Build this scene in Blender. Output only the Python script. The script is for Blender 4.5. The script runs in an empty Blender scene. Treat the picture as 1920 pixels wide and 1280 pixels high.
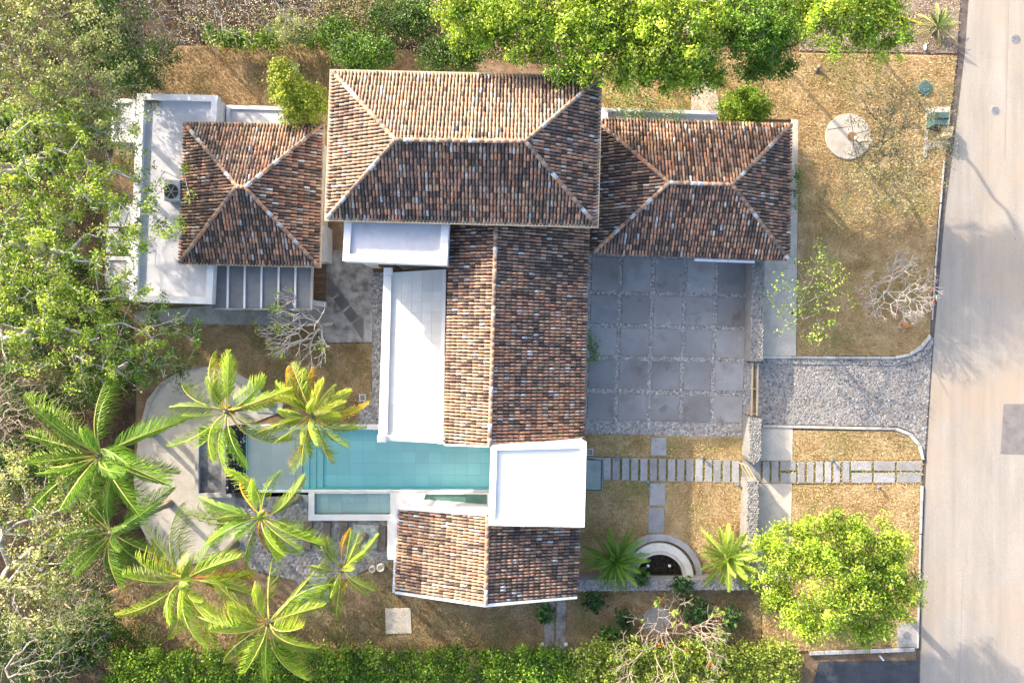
import bpy, math, random
import numpy as np
from mathutils import Vector, Matrix

# ------------------------------------------------------------------ camera, sky, sun, exposure
sc = bpy.context.scene
C = sc.collection
R = math.radians
H = 42.667                       # drone height in metres; 24 mm lens, looking straight down
cam_d = bpy.data.cameras.new('camera'); cam_d.lens = 24; cam_d.sensor_width = 36; cam_d.clip_end = 2000
cam = bpy.data.objects.new('camera', cam_d); C.objects.link(cam)
cam.location = (0, 0, H); cam.rotation_euler = (0, 0, 0); sc.camera = cam

SUN_EL, SUN_AZ = 20.5, 315.0     # degrees; azimuth clockwise from +Y (top of the picture)
world = bpy.data.worlds.new('World'); sc.world = world; world.use_nodes = True
wn = world.node_tree.nodes; wl = world.node_tree.links
sky = wn.new('ShaderNodeTexSky'); sky.sky_type = 'NISHITA'; sky.sun_disc = False
sky.sun_elevation = R(SUN_EL); sky.sun_rotation = R(SUN_AZ); sky.dust_density = 4.0; sky.air_density = .85; sky.ozone_density = .7
wl.new(sky.outputs[0], wn['Background'].inputs[0]); wn['Background'].inputs[1].default_value = 0.15
sd = bpy.data.lights.new('sun', 'SUN'); sd.energy = 2.6; sd.angle = R(0.6); sd.color = (1.0, 0.86, 0.68)
sun = bpy.data.objects.new('sun', sd); C.objects.link(sun)
_a, _e = R(SUN_AZ), R(SUN_EL)
sdir = Vector((math.sin(_a) * math.cos(_e), math.cos(_a) * math.cos(_e), math.sin(_e)))
sun.rotation_euler = sdir.to_track_quat('Z', 'Y').to_euler(); sun.location = sdir * 80
vs = sc.view_settings; vs.view_transform = 'Standard'; vs.look = 'None'; vs.gamma = 1; vs.use_curve_mapping = False
vs.exposure = 2.06
sc.cycles.max_bounces = 6; sc.cycles.transparent_max_bounces = 12; sc.cycles.caustics_refractive = False; sc.cycles.caustics_reflective = False

# ------------------------------------------------------------------ helpers
def W(px, py, z=0.0):
    """plan survey: picture position of a point of known height z -> metres"""
    s = (H - z) / 1280.0
    return np.array(((px - 960) * s, (640 - py) * s, z))
def WP(pts, z=0.0): return [W(p[0], p[1], z) for p in pts]

def tag(o, label=None, cat=None, group=None, kind=None):
    if label: o['label'] = label
    if cat: o['category'] = cat
    if group: o['group'] = group
    if kind: o['kind'] = kind
    return o
def thing(name, loc, label, cat, group=None):
    o = bpy.data.objects.new(name, None); C.objects.link(o); o.location = tuple(loc); o.empty_display_size = .3
    return tag(o, label, cat, group)
def root_loc(p):
    l = Vector((0, 0, 0))
    while p is not None: l += p.location; p = p.parent
    return np.array(l)
def link(name, me, mat, parent=None, smooth=False):
    if mat is not None and len(me.materials) == 0: me.materials.append(mat)
    o = bpy.data.objects.new(name, me); C.objects.link(o)
    if parent is not None: o.parent = parent
    return o
def mesh_np(name, V, faces, mat, parent=None, vcol=None, smooth=False, fcol=None):
    """V (n,3) world coordinates; faces: list of lists or int array (m,k)"""
    V = np.asarray(V, dtype=np.float32).reshape(-1, 3)
    V = V - root_loc(parent).astype(np.float32)
    me = bpy.data.meshes.new(name)
    if isinstance(faces, np.ndarray):
        m, k = faces.shape
        me.vertices.add(len(V)); me.vertices.foreach_set('co', V.ravel())
        me.loops.add(m * k); me.loops.foreach_set('vertex_index', faces.astype(np.int32).ravel())
        me.polygons.add(m); me.polygons.foreach_set('loop_start', np.arange(0, m * k, k, dtype=np.int32))
        me.update(calc_edges=True)
    else:
        me.from_pydata(V.tolist(), [], faces)
    if vcol is not None:
        ca = me.color_attributes.new('col', 'FLOAT_COLOR', 'POINT')
        vc = np.ones((len(V), 4), np.float32); vc[:, :3] = vcol; ca.data.foreach_set('color', vc.ravel())
    if fcol is not None:
        ca = me.color_attributes.new('col', 'FLOAT_COLOR', 'CORNER')
        cnt = np.zeros(len(me.polygons), np.int32); me.polygons.foreach_get('loop_total', cnt)
        fc = np.ones((len(cnt), 4), np.float32); fc[:, :3] = fcol
        ca.data.foreach_set('color', np.repeat(fc, cnt, axis=0).ravel())
    if smooth: me.polygons.foreach_set('use_smooth', np.ones(len(me.polygons), bool))
    me.update()
    return link(name, me, mat, parent)

class MB:
    def __init__(s): s.v = []; s.f = []; s.c = []
    def add(s, vs, fs, col=None):
        b = len(s.v); s.v.extend([tuple(p) for p in vs])
        for f in fs: s.f.append([i + b for i in f]); s.c.append(col or (1, 1, 1))
        return s
    def prism(s, pts, z0, z1, col=None, bevel=0.0):
        """pts: list of xy(z) world points (any winding), z0/z1 floats; optional small top chamfer"""
        p = [(q[0], q[1]) for q in pts]
        a = sum(p[i][0] * p[(i + 1) % len(p)][1] - p[(i + 1) % len(p)][0] * p[i][1] for i in range(len(p)))
        if a < 0: p = p[::-1]
        n = len(p)
        if bevel > 0:
            q = inset(p, bevel)
            vs = [(x, y, z0) for x, y in p] + [(x, y, z1 - bevel) for x, y in p] + [(x, y, z1) for x, y in q]
            fs = [list(range(n))[::-1], list(range(2 * n, 3 * n))]
            for i in range(n):
                j = (i + 1) % n
                fs.append([i, j, n + j, n + i]); fs.append([n + i, n + j, 2 * n + j, 2 * n + i])
        else:
            vs = [(x, y, z0) for x, y in p] + [(x, y, z1) for x, y in p]
            fs = [list(range(n))[::-1], list(range(n, 2 * n))] + [[i, (i + 1) % n, n + (i + 1) % n, n + i] for i in range(n)]
        return s.add(vs, fs, col)
    def frame(s, outer, inner, z0, z1, col=None):
        """ring wall between two quads (same winding)"""
        n = len(outer)
        for i in range(n):
            j = (i + 1) % n
            s.prism([outer[i], outer[j], inner[j], inner[i]], z0, z1, col)
        return s
    def tube(s, path, rad, n=6, col=None, cap=True):
        P = [np.array(p, float) for p in path]
        if not hasattr(rad, '__len__'): rad = [rad] * len(P)
        vs = []; up = np.array((0.13, .21, .97))
        for i, p in enumerate(P):
            t = P[min(i + 1, len(P) - 1)] - P[max(i - 1, 0)]; t = t / (np.linalg.norm(t) + 1e-9)
            a = np.cross(t, up if abs(t @ up) < .95 else np.array((1, 0, 0))); a /= np.linalg.norm(a); b = np.cross(t, a)
            for k in range(n):
                w = 2 * math.pi * k / n
                vs.append(p + rad[i] * (a * math.cos(w) + b * math.sin(w)))
        fs = []
        for i in range(len(P) - 1):
            for k in range(n):
                fs.append([i * n + k, i * n + (k + 1) % n, (i + 1) * n + (k + 1) % n, (i + 1) * n + k])
        if cap: fs += [list(range(n))[::-1], list(range((len(P) - 1) * n, len(P) * n))]
        return s.add(vs, fs, col)
    def bar(s, a, b, w, h, col=None):
        """box beam from a to b (centre line), w wide, h high"""
        a = np.array(a, float); b = np.array(b, float); t = (b - a) / np.linalg.norm(b - a)
        sd_ = np.cross(t, (0, 0, 1)); sd_ /= np.linalg.norm(sd_); u = np.cross(sd_, t)
        vs = []
        for p in (a, b):
            for sx, sz in ((-1, -1), (1, -1), (1, 1), (-1, 1)): vs.append(p + sd_ * sx * w / 2 + u * sz * h / 2)
        return s.add(vs, [[0, 3, 2, 1], [4, 5, 6, 7], [0, 1, 5, 4], [1, 2, 6, 5], [2, 3, 7, 6], [3, 0, 4, 7]], col)
    def build(s, name, mat, parent=None, smooth=False, col=False):
        return mesh_np(name, s.v, s.f, mat, parent, smooth=smooth, fcol=np.array(s.c, np.float32) if col else None)
def inset(p, d):
    n = len(p); out = []
    for i in range(n):
        a = np.array(p[i - 1]); b = np.array(p[i]); c = np.array(p[(i + 1) % n])
        e1 = b - a; e2 = c - b
        n1 = np.array((-e1[1], e1[0])) / (np.linalg.norm(e1) + 1e-9); n2 = np.array((-e2[1], e2[0])) / (np.linalg.norm(e2) + 1e-9)
        m = n1 + n2; m /= max(np.linalg.norm(m), 1e-6)
        out.append(tuple(b + m * d / max(.35, m @ n1)))
    return out
def in_poly(P, poly):
    x, y = P[:, 0], P[:, 1]; r = np.zeros(len(P), bool); j = len(poly) - 1
    for i in range(len(poly)):
        xi, yi = poly[i][:2]; xj, yj = poly[j][:2]
        c = ((yi > y) != (yj > y)) & (x < (xj - xi) * (y - yi) / (yj - yi + 1e-12) + xi)
        r ^= c; j = i
    return r
def arc(cx, cy, r, a0, a1, n, ry=None):
    ry = ry or r
    return [(cx + r * math.cos(R(a0 + (a1 - a0) * i / n)), cy - ry * math.sin(R(a0 + (a1 - a0) * i / n))) for i in range(n + 1)]

# ------------------------------------------------------------------ materials
def new_mat(name):
    m = bpy.data.materials.new(name); m.use_nodes = True
    nt = m.node_tree; b = nt.nodes['Principled BSDF']
    b.inputs['Specular IOR Level'].default_value = .25
    return m, nt, b
def N(nt, t, **kw):
    n = nt.nodes.new(t)
    for k, v in kw.items(): setattr(n, k, v)
    return n
def noise(nt, scale, detail=6, rough=.6, vec=None):
    n = N(nt, 'ShaderNodeTexNoise'); n.inputs['Scale'].default_value = scale; n.inputs['Detail'].default_value = detail; n.inputs['Roughness'].default_value = rough
    if vec is not None: nt.links.new(vec, n.inputs['Vector'])
    return n
def ramp(nt, fac, stops):
    r = N(nt, 'ShaderNodeValToRGB'); e = r.color_ramp.elements
    while len(e) < len(stops): e.new(.5)
    for k, (p, c) in enumerate(stops): e[k].position = p; e[k].color = (*c, 1)
    nt.links.new(fac, r.inputs[0]); return r.outputs[0]
def mixc(nt, a, b, fac, mode='MIX'):
    m = N(nt, 'ShaderNodeMix', data_type='RGBA', blend_type=mode)
    for sock, v in ((m.inputs[0], fac), (m.inputs[6], a), (m.inputs[7], b)):
        if hasattr(v, 'links') or hasattr(v, 'is_linked'): nt.links.new(v, sock)
        elif isinstance(v, (int, float)): sock.default_value = v
        else: sock.default_value = (*v, 1)
    return m.outputs[2]
def surface(name, stops, scale=1.0, fine=(30, .35), rough=.9, bump=.3, bscale=30, bdist=.02, detail=8, stretch=None, extra=None, spec=.2, src=None, crack=None, streak=None):
    """world-space noise colour ramp x fine grain + bump; src 'attr' / 'obj' multiplies by an attribute or the object's colour"""
    m, nt, b = new_mat(name); b.inputs['Roughness'].default_value = rough; b.inputs['Specular IOR Level'].default_value = spec
    pos = N(nt, 'ShaderNodeNewGeometry').outputs['Position']
    vec = pos
    if stretch:
        mp = N(nt, 'ShaderNodeMapping'); mp.inputs['Scale'].default_value = stretch; mp.inputs['Rotation'].default_value = (0, 0, R(3))
        nt.links.new(pos, mp.inputs['Vector']); vec = mp.outputs[0]
    n1 = noise(nt, scale, detail, .62, vec)
    col = ramp(nt, n1.outputs['Fac'], stops)
    if fine:
        n2 = noise(nt, fine[0], 4, .7, pos)
        g = ramp(nt, n2.outputs['Fac'], [(.34, (1 - fine[1],) * 3), (.66, (1 + fine[1],) * 3)])
        col = mixc(nt, col, g, 1.0, 'MULTIPLY')
    if extra:      # (scale, lo, hi, colour): blotches of another colour
        for (es, lo, hi, ec) in extra:
            n3 = noise(nt, es, 5, .6, pos); f = ramp(nt, n3.outputs['Fac'], [(lo, (0, 0, 0)), (hi, (1, 1, 1))])
            col = mixc(nt, col, ec, f)
    if streak:
        mp2 = N(nt, 'ShaderNodeMapping'); mp2.inputs['Scale'].default_value = streak[0]; mp2.inputs['Rotation'].default_value = (0, 0, R(-2.5)); nt.links.new(pos, mp2.inputs['Vector'])
        n5 = noise(nt, 1.0, 4, .6, mp2.outputs[0]); f = ramp(nt, n5.outputs['Fac'], [(streak[1], (0, 0, 0)), (streak[2], (1, 1, 1))]); col = mixc(nt, col, mixc(nt, col, streak[3], .3), f)
    if crack:
        n6 = noise(nt, 1.2, 4, .6, pos); dv = mixc(nt, pos, n6.outputs['Color'], .09); vo = N(nt, 'ShaderNodeTexVoronoi', feature='DISTANCE_TO_EDGE'); vo.inputs['Scale'].default_value = crack[0]; nt.links.new(dv, vo.inputs['Vector'])
        f = ramp(nt, vo.outputs['Distance'], [(0, (.8, .8, .8)), (crack[1], (0, 0, 0))]); n7 = noise(nt, .16, 2, .5, pos); g2 = ramp(nt, n7.outputs['Fac'], [(.5, (0, 0, 0)), (.6, (1, 1, 1))]); f = mixc(nt, f, g2, 1.0, 'MULTIPLY'); col = mixc(nt, col, crack[2], f)
    if src == 'attr':
        a = N(nt, 'ShaderNodeAttribute', attribute_name='col'); col = mixc(nt, col, a.outputs['Color'], 1.0, 'MULTIPLY')
    if src == 'obj':
        a = N(nt, 'ShaderNodeObjectInfo'); col = mixc(nt, col, a.outputs['Color'], 1.0, 'MULTIPLY')
    if src == 'rand8':
        a = N(nt, 'ShaderNodeObjectInfo'); g = ramp(nt, a.outputs['Random'], [(0, (.9, .92, .92)), (1, (1.04, 1.03, 1.03))]); col = mixc(nt, col, g, 1.0, 'MULTIPLY')
    if src == 'rand':
        a = N(nt, 'ShaderNodeObjectInfo'); g = ramp(nt, a.outputs['Random'], [(0, (.8, .8, .8)), (1, (1.15, 1.15, 1.15))])
        col = mixc(nt, col, g, 1.0, 'MULTIPLY')
    nt.links.new(col, b.inputs['Base Color'])
    if bump:
        n4 = noise(nt, bscale, 5, .65, pos); bp = N(nt, 'ShaderNodeBump'); bp.inputs['Strength'].default_value = bump; bp.inputs['Distance'].default_value = bdist
        nt.links.new(n4.outputs['Fac'], bp.inputs['Height']); nt.links.new(bp.outputs[0], b.inputs['Normal'])
    return m
def leaf_mat(name, trans=.28, obj=False):
    m = bpy.data.materials.new(name); m.use_nodes = True; nt = m.node_tree; nt.nodes.clear()
    out = N(nt, 'ShaderNodeOutputMaterial'); a = N(nt, 'ShaderNodeAttribute', attribute_name='col'); col = a.outputs['Color']
    if obj:
        oi = N(nt, 'ShaderNodeObjectInfo'); col = mixc(nt, col, oi.outputs['Color'], 1.0, 'MULTIPLY')
    d = N(nt, 'ShaderNodeBsdfPrincipled'); d.inputs['Roughness'].default_value = .5; d.inputs['Specular IOR Level'].default_value = .3
    t = N(nt, 'ShaderNodeBsdfTranslucent'); mx = N(nt, 'ShaderNodeMixShader'); mx.inputs[0].default_value = trans
    tc = mixc(nt, col, (1.15, 1.05, .55), 1.0, 'MULTIPLY')
    nt.links.new(col, d.inputs['Base Color']); nt.links.new(tc, t.inputs['Color'])
    nt.links.new(d.outputs[0], mx.inputs[1]); nt.links.new(t.outputs[0], mx.inputs[2]); nt.links.new(mx.outputs[0], out.inputs[0])
    return m
M = {}
M['ground'] = surface('ground', [(.3, (.10, .062, .035)), (.5, (.17, .115, .07)), (.72, (.27, .20, .135))], .8, (14, .5), .95, .6, 16, .05)
M['verge'] = surface('verge', [(.3, (.16, .11, .08)), (.5, (.25, .19, .14)), (.72, (.36, .29, .22))], .9, (14, .5), .95, .6, 16, .05)
M['lawn'] = surface('lawn', [(.32, (.18, .115, .06)), (.48, (.29, .20, .105)), (.64, (.40, .295, .17))], .8, (14, .3), .95, .8, 18, .06, extra=[(.3, .5, .64, (.15, .15, .05)), (2.2, .62, .75, (.34, .25, .15)), (1.1, .66, .75, (.12, .08, .045))])  # browner lawn copy, shade of the back lawns put into its colour
M['lawn_sunlit'] = surface('lawn_sunlit', [(.32, (.24, .158, .07)), (.48, (.35, .245, .12)), (.64, (.46, .34, .19))], .8, (14, .3), .95, .8, 18, .06, extra=[(.28, .51, .66, (.21, .195, .07)), (2.2, .6, .74, (.45, .35, .21)), (1.0, .66, .76, (.19, .12, .06))])  # golden lawn copy, sunlight put into its colour
M['road'] = surface('road', [(.28, (.25, .23, .206)), (.5, (.30, .274, .243)), (.72, (.34, .312, .278))], .7, (24, .2), .9, .5, 30, .015, stretch=(1.2, .3, 1), extra=[(.11, .5, .72, (.34, .27, .20)), (.9, .66, .8, (.24, .22, .2)), (7, .70, .74, (.2, .19, .18))], streak=((1.3, .045, 1), .46, .62, (.2, .185, .165)), crack=(.55, .004, (.21, .19, .165)))
M['gutter'] = surface('gutter', [(.3, (.06, .05, .043)), (.6, (.13, .11, .095))], 2, (30, .4), .95, .4, 30, .02)
M['patch'] = surface('patch', [(.3, (.14, .13, .13)), (.6, (.2, .185, .18))], 1.5, (60, .3), .95, .4, 60, .01)
M['concrete'] = surface('concrete', [(.3, (.36, .325, .28)), (.55, (.46, .42, .365)), (.75, (.52, .475, .41))], 1.2, (26, .28), .9, .5, 40, .015, extra=[(.8, .6, .8, (.34, .3, .25))])
M['kerb'] = surface('kerb', [(.3, (.30, .29, .275)), (.6, (.44, .43, .41))], 2, (30, .25), .9, .4, 40, .01, extra=[(1.2, .6, .75, (.22, .2, .18))], src='rand')
M['aged'] = surface('aged', [(.3, (.20, .195, .19)), (.5, (.29, .285, .28)), (.7, (.37, .36, .35))], 1.0, (30, .3), .9, .4, 40, .015, extra=[(.9, .6, .8, (.16, .13, .1))])
M['slab'] = surface('slab', [(.28, (.19, .188, .188)), (.5, (.255, .252, .25)), (.72, (.32, .316, .31))], .7, (30, .22), .8, .25, 45, .008, extra=[(.35, .47, .7, (.14, .125, .115)), (1.3, .62, .74, (.30, .30, .3)), (.9, .6, .7, (.17, .15, .14)), (2.2, .62, .8, (.27, .27, .275))], src='rand')
M['paver'] = surface('paver', [(.3, (.24, .245, .26)), (.6, (.31, .315, .33))], 1.6, (45, .14), .85, .2, 45, .006, src='rand')
M['dark_slab'] = surface('dark_slab', [(.3, (.085, .08, .078)), (.6, (.13, .12, .115))], 2, (40, .25), .85, .3, 40, .008, src='rand')
M['mortar'] = surface('mortar', [(.3, (.19, .185, .18)), (.6, (.27, .265, .255))], 2, (25, .4), .95, .5, 30, .02)
M['stone'] = surface('stone', [(.3, (.75, .75, .75)), (.7, (1.1, 1.1, 1.1))], 6, (40, .3), .85, .3, 40, .01, src='attr')
M['gravel'] = surface('gravel', [(.35, (.14, .12, .105)), (.5, (.26, .245, .23)), (.7, (.40, .39, .375))], 1.6, (45, .5), .95, .6, 40, .03, extra=[(1.1, .6, .72, (.15, .115, .09))])
M['sandpave'] = surface('sandpave', [(.3, (.3, .275, .245)), (.55, (.4, .37, .33)), (.75, (.46, .43, .39))], .8, (30, .2), .9, .35, 30, .02)
M['white'] = surface('white', [(.3, (.58, .585, .60)), (.6, (.65, .655, .67))], .9, (30, .03), .75, .1, 30, .004, extra=[(1.4, .58, .8, (.46, .46, .47)), (5, .66, .8, (.42, .42, .42))])
M['shaded_membrane'] = surface('shaded_membrane', [(.3, (.40, .405, .44)), (.6, (.46, .465, .50))], .8, (70, .10), .85, .35, 80, .006, extra=[(.9, .55, .8, (.34, .34, .365)), (3.5, .62, .72, (.36, .355, .365))])  # blue-grey base stands in for tree shade missing on the guest roof
M['bright'] = surface('bright', [(.3, (.60, .60, .595)), (.6, (.66, .66, .655))], .9, (30, .04), .7, .1, 30, .003, extra=[(1.1, .6, .8, (.5, .495, .48)), (4, .66, .78, (.47, .46, .44))])
M['terrace_tile'] = surface('terrace_tile', [(.3, (.565, .55, .505)), (.6, (.61, .595, .55))], 1.5, (40, .04), .6, .05, 40, .003, src='rand8')
M['grout'] = surface('grout', [(.3, (.46, .45, .42)), (.6, (.5, .49, .46))], 2, None, .9, 0)
M['cream'] = surface('cream', [(.3, (.40, .31, .19)), (.6, (.48, .39, .26))], 2, (20, .1), .6, .1, 30, .004)
M['cream_wall'] = surface('cream_wall', [(.3, (.55, .52, .46)), (.6, (.66, .63, .57))], 1.2, (20, .1), .85, .15, 30, .006)
M['bluegrey'] = surface('bluegrey', [(.3, (.5, .53, .6)), (.6, (.6, .63, .69))], 2, None, .45, 0)
M['panel'] = surface('panel', [(.3, (.115, .118, .12)), (.6, (.155, .157, .16))], 1.3, (60, .12), .5, .1, 60, .004, spec=.4, src='rand')
M['wood'] = surface('wood', [(.3, (.09, .055, .035)), (.6, (.19, .12, .08))], 3, (30, .4), .8, .3, 30, .01, stretch=(1, 6, 1), src='rand')
M['oldwood'] = surface('oldwood', [(.3, (.085, .072, .062)), (.6, (.15, .13, .115))], 3, (30, .3), .85, .3, 30, .01, src='rand')
M['dark'] = surface('dark', [(.3, (.02, .02, .022)), (.6, (.035, .035, .036))], 3, None, .6, 0)
M['metal'] = surface('metal', [(.3, (.25, .26, .27)), (.6, (.35, .36, .37))], 4, (40, .2), .5, .1, 40, .004, spec=.5)
M['iron'] = surface('iron', [(.3, (.13, .135, .145)), (.6, (.22, .225, .235))], 6, (40, .3), .7, .4, 40, .01, spec=.4)
M['teal'] = surface('teal', [(.3, (.035, .075, .075)), (.6, (.055, .115, .11))], 4, (20, .3), .5, .15, 30, .006, spec=.4)
M['underroof'] = surface('underroof', [(.3, (.035, .027, .023)), (.6, (.065, .049, .041))], 4, (30, .4), .95, .4, 30, .01)
_ts = [(.28, (.55, .55, .56)), (.5, (.98, .97, .96)), (.75, (1.2, 1.18, 1.15))]
M['tile_attr'] = surface('clay_tile', _ts, 9, (60, .3), .85, .3, 45, .006, src='attr')
M['tile_obj'] = surface('clay_tile_single', _ts, 9, (60, .3), .85, .3, 45, .006, src='obj')
M['bark'] = surface('bark', [(.3, (.10, .085, .07)), (.6, (.22, .195, .165))], 4, (20, .35), .9, .5, 20, .02)
M['pale_bark'] = surface('pale_bark', [(.3, (.26, .235, .21)), (.6, (.44, .41, .375))], 5, (20, .3), .9, .4, 25, .02)
M['grey_bark'] = surface('grey_bark', [(.3, (.17, .15, .13)), (.6, (.29, .265, .235))], 5, (20, .3), .9, .4, 25, .02)
M['twig'] = surface('twig', [(.3, (.24, .185, .14)), (.6, (.38, .31, .245))], 5, (20, .3), .9, .3, 25, .02)
M['palm_trunk'] = surface('palm_trunk', [(.3, (.12, .10, .085)), (.6, (.21, .185, .155))], 5, (20, .35), .9, .5, 20, .02)
M['leaf'] = leaf_mat('leaf'); M['frond'] = leaf_mat('frond', .3, True); M['litter'] = leaf_mat('dry_leaf', .1)
M['terracotta'] = surface('terracotta', [(.3, (.5, .44, .38)), (.6, (.62, .56, .49))], 4, (20, .15), .85, .1, 20, .01)
M['boulder'] = surface('boulder', [(.3, (.38, .36, .32)), (.6, (.52, .49, .44))], 4, (20, .2), .9, .3, 20, .02)
# pool
M['pool_tile'] = surface('pool_tile', [(.3, (.48, .93, .91)), (.6, (.52, .95, .93))], 1.0, None, .5, 0, src='rand8')
M['pool_shelf'] = surface('pool_shelf', [(.3, (.86, .88, .84)), (.6, (.9, .91, .87))], 1.0, None, .5, 0, src='rand8')
M['pool_joint'] = surface('pool_joint', [(.3, (.42, .84, .84)), (.6, (.45, .87, .87))], 1.0, None, .6, 0)
M['spa_tile'] = surface('spa_tile', [(.3, (.70, .88, .80)), (.6, (.74, .9, .83))], 1.0, None, .5, 0, src='rand8')
def water_mat(name, tint, rough=.03, ripple=.12, scale=5, fmin=.02):
    m = bpy.data.materials.new(name); m.use_nodes = True; nt = m.node_tree; nt.nodes.clear()
    out = N(nt, 'ShaderNodeOutputMaterial'); pos = N(nt, 'ShaderNodeNewGeometry').outputs['Position']
    n = noise(nt, scale, 3, .5, pos); bp = N(nt, 'ShaderNodeBump'); bp.inputs['Strength'].default_value = ripple; bp.inputs['Distance'].default_value = .05
    nt.links.new(n.outputs['Fac'], bp.inputs['Height'])
    t = N(nt, 'ShaderNodeBsdfTransparent'); t.inputs[0].default_value = (*tint, 1)
    g = N(nt, 'ShaderNodeBsdfGlossy'); g.inputs['Roughness'].default_value = rough; nt.links.new(bp.outputs[0], g.inputs['Normal'])
    fr = N(nt, 'ShaderNodeFresnel'); fr.inputs[0].default_value = 1.25; nt.links.new(bp.outputs[0], fr.inputs['Normal'])
    mx = N(nt, 'ShaderNodeMixShader'); nt.links.new(fr.outputs[0], mx.inputs[0]); nt.links.new(t.outputs[0], mx.inputs[1]); nt.links.new(g.outputs[0], mx.inputs[2])
    nt.links.new(mx.outputs[0], out.inputs[0]); return m
M['water'] = water_mat('water', (.95, .995, .995)); M['dark_water'] = water_mat('dark_water', (.62, .58, .5)); M['glass'] = water_mat('glass', (.72, .82, .86), .05, 0)

# ------------------------------------------------------------------ the setting: ground, road, lawns, paving
rng = np.random.default_rng(7); random.seed(7)
def struct(o): return tag(o, kind='structure')
def sheet(name, pts, z0, z1, mat, kind='structure', bevel=0.0, parent=None):
    mb = MB().prism(WP(pts, z1), z0, z1, bevel=bevel)
    o = mb.build(name, mat, parent)
    return tag(o, kind=kind) if parent is None else o
# ground sheet reaching far beyond the plot, with the pool excavation left open
hole = [W(463, 803), W(463, 963), W(926, 963), W(926, 803)]
big = [(-400, 400, 0), (-400, -400, 0), (400, -400, 0), (400, 400, 0)]
g = MB()
for i in range(4):
    j = (i + 1) % 4; g.add([big[i], big[j], hole[j], hole[i]], [[0, 1, 2, 3]])
struct(g.build('ground', M['ground']))
road_edge = [(1840, -1600), (1822, -200), (1815, 0), (1808, 100), (1790, 250), (1771, 400), (1757, 560), (1750, 640), (1742, 760), (1734, 900), (1727, 1100), (1724, 1280), (1716, 2900)]
sheet('road', road_edge + [(2120, 2900), (2190, -1600)], -.05, .012, M['road'])
gut = [(p[0] - w, p[1]) for p, w in zip(road_edge, (15, 15, 14, 13, 13, 13, 12, 9, 6, 6, 6, 6, 6))]
sheet('gutter', gut + [(p[0] + 1, p[1]) for p in road_edge[::-1]], -.05, .02, M['gutter'])
sheet('far_verge', [(2121, 2900), (2191, -1600), (2900, -1600), (2900, 2900)], -.05, .05, M['lawn'])
sheet('road_patch', [(1882, 757), (1960, 757), (1956, 853), (1876, 851)], 0, .018, M['patch'])
for k_, (x_, w_, y0_, y1_) in enumerate(((1893, .45, -60, 300), (1806, .4, 1060, 1320))): sheet('road_joint', [(x_, y0_), (x_ + w_, y0_), (x_ + w_ - 9, y1_), (x_ - 9, y1_)], 0, .0155, M['patch'])
_rs = random.Random(5)
for k_ in range(26):
    x_, y_, r_ = _rs.uniform(1830, 1915), _rs.uniform(20, 1260), _rs.uniform(.5, 1.3)
    if k_ < 8: x_, y_ = 1903 + _rs.uniform(-2, 2), 385 + 9 * k_
    sheet('oil_drip', arc(x_, y_, r_, 0, 360, 9, r_ * _rs.uniform(.7, 1.8))[:-1], 0, .0165 + .0002 * k_, M['patch'])
sheet('verge', [(1500, -300), (1806, -300), (1800, 0), (1795, 100), (1500, 95)], -.05, .06, M['verge'])
sheet('forest_floor', [(-400, -300), (1490, -300), (1490, 60), (1120, 130), (620, 78), (330, 84), (300, 130), (260, 180), (190, 330), (195, 560), (250, 610), (255, 690), (250, 900), (280, 1050), (198, 1110), (205, 1224), (160, 1600), (-400, 1600)], -.02, .03, surface('shaded_wood_soil', [(.3, (.018, .012, .008)), (.5, (.04, .028, .018)), (.72, (.085, .06, .04))], .9, (12, .55), .95, .6, 14, .06))  # soil darkened to stand in for deep shade under the trees
LAWNS = {}
def lawn(key, pts, mat='lawn'):
    LAWNS[key] = [tuple(p) for p in WP(pts, .08)]
    sheet('lawn', pts, -.02, .08, M[mat], bevel=.02)
lawn('front', [(1130, 216), (1130, 100), (1500, 99), (1795, 105), (1778, 250), (1759, 400), (1747, 560), (1744, 625), (1733, 642), (1713, 658), (1688, 667), (1495, 667), (1495, 225), (1350, 222)], 'lawn_sunlit')
lawn('strip', [(1487, 806), (1680, 807), (1707, 819), (1722, 838), (1728, 862), (1487, 862)], 'lawn_sunlit')
lawn('corner', [(1485, 909), (1728, 909), (1722, 1214), (1430, 1222), (1430, 1010), (1485, 1010)], 'lawn_sunlit')
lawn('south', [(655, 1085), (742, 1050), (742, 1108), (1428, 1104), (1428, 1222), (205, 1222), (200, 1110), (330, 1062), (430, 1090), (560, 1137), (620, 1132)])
lawn('walk', [(1090, 813), (1406, 820), (1403, 862), (1090, 855)], 'lawn_sunlit')
lawn('garden', [(1086, 856), (1403, 862), (1730, 863), (1729, 908), (1402, 907), (1400, 1086), (1083, 1088)], 'lawn_sunlit')
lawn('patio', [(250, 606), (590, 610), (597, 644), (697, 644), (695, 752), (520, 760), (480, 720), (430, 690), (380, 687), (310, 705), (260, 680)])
lawn('back', [(330, 88), (620, 82), (622, 200), (430, 197), (312, 175), (300, 130)])

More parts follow.
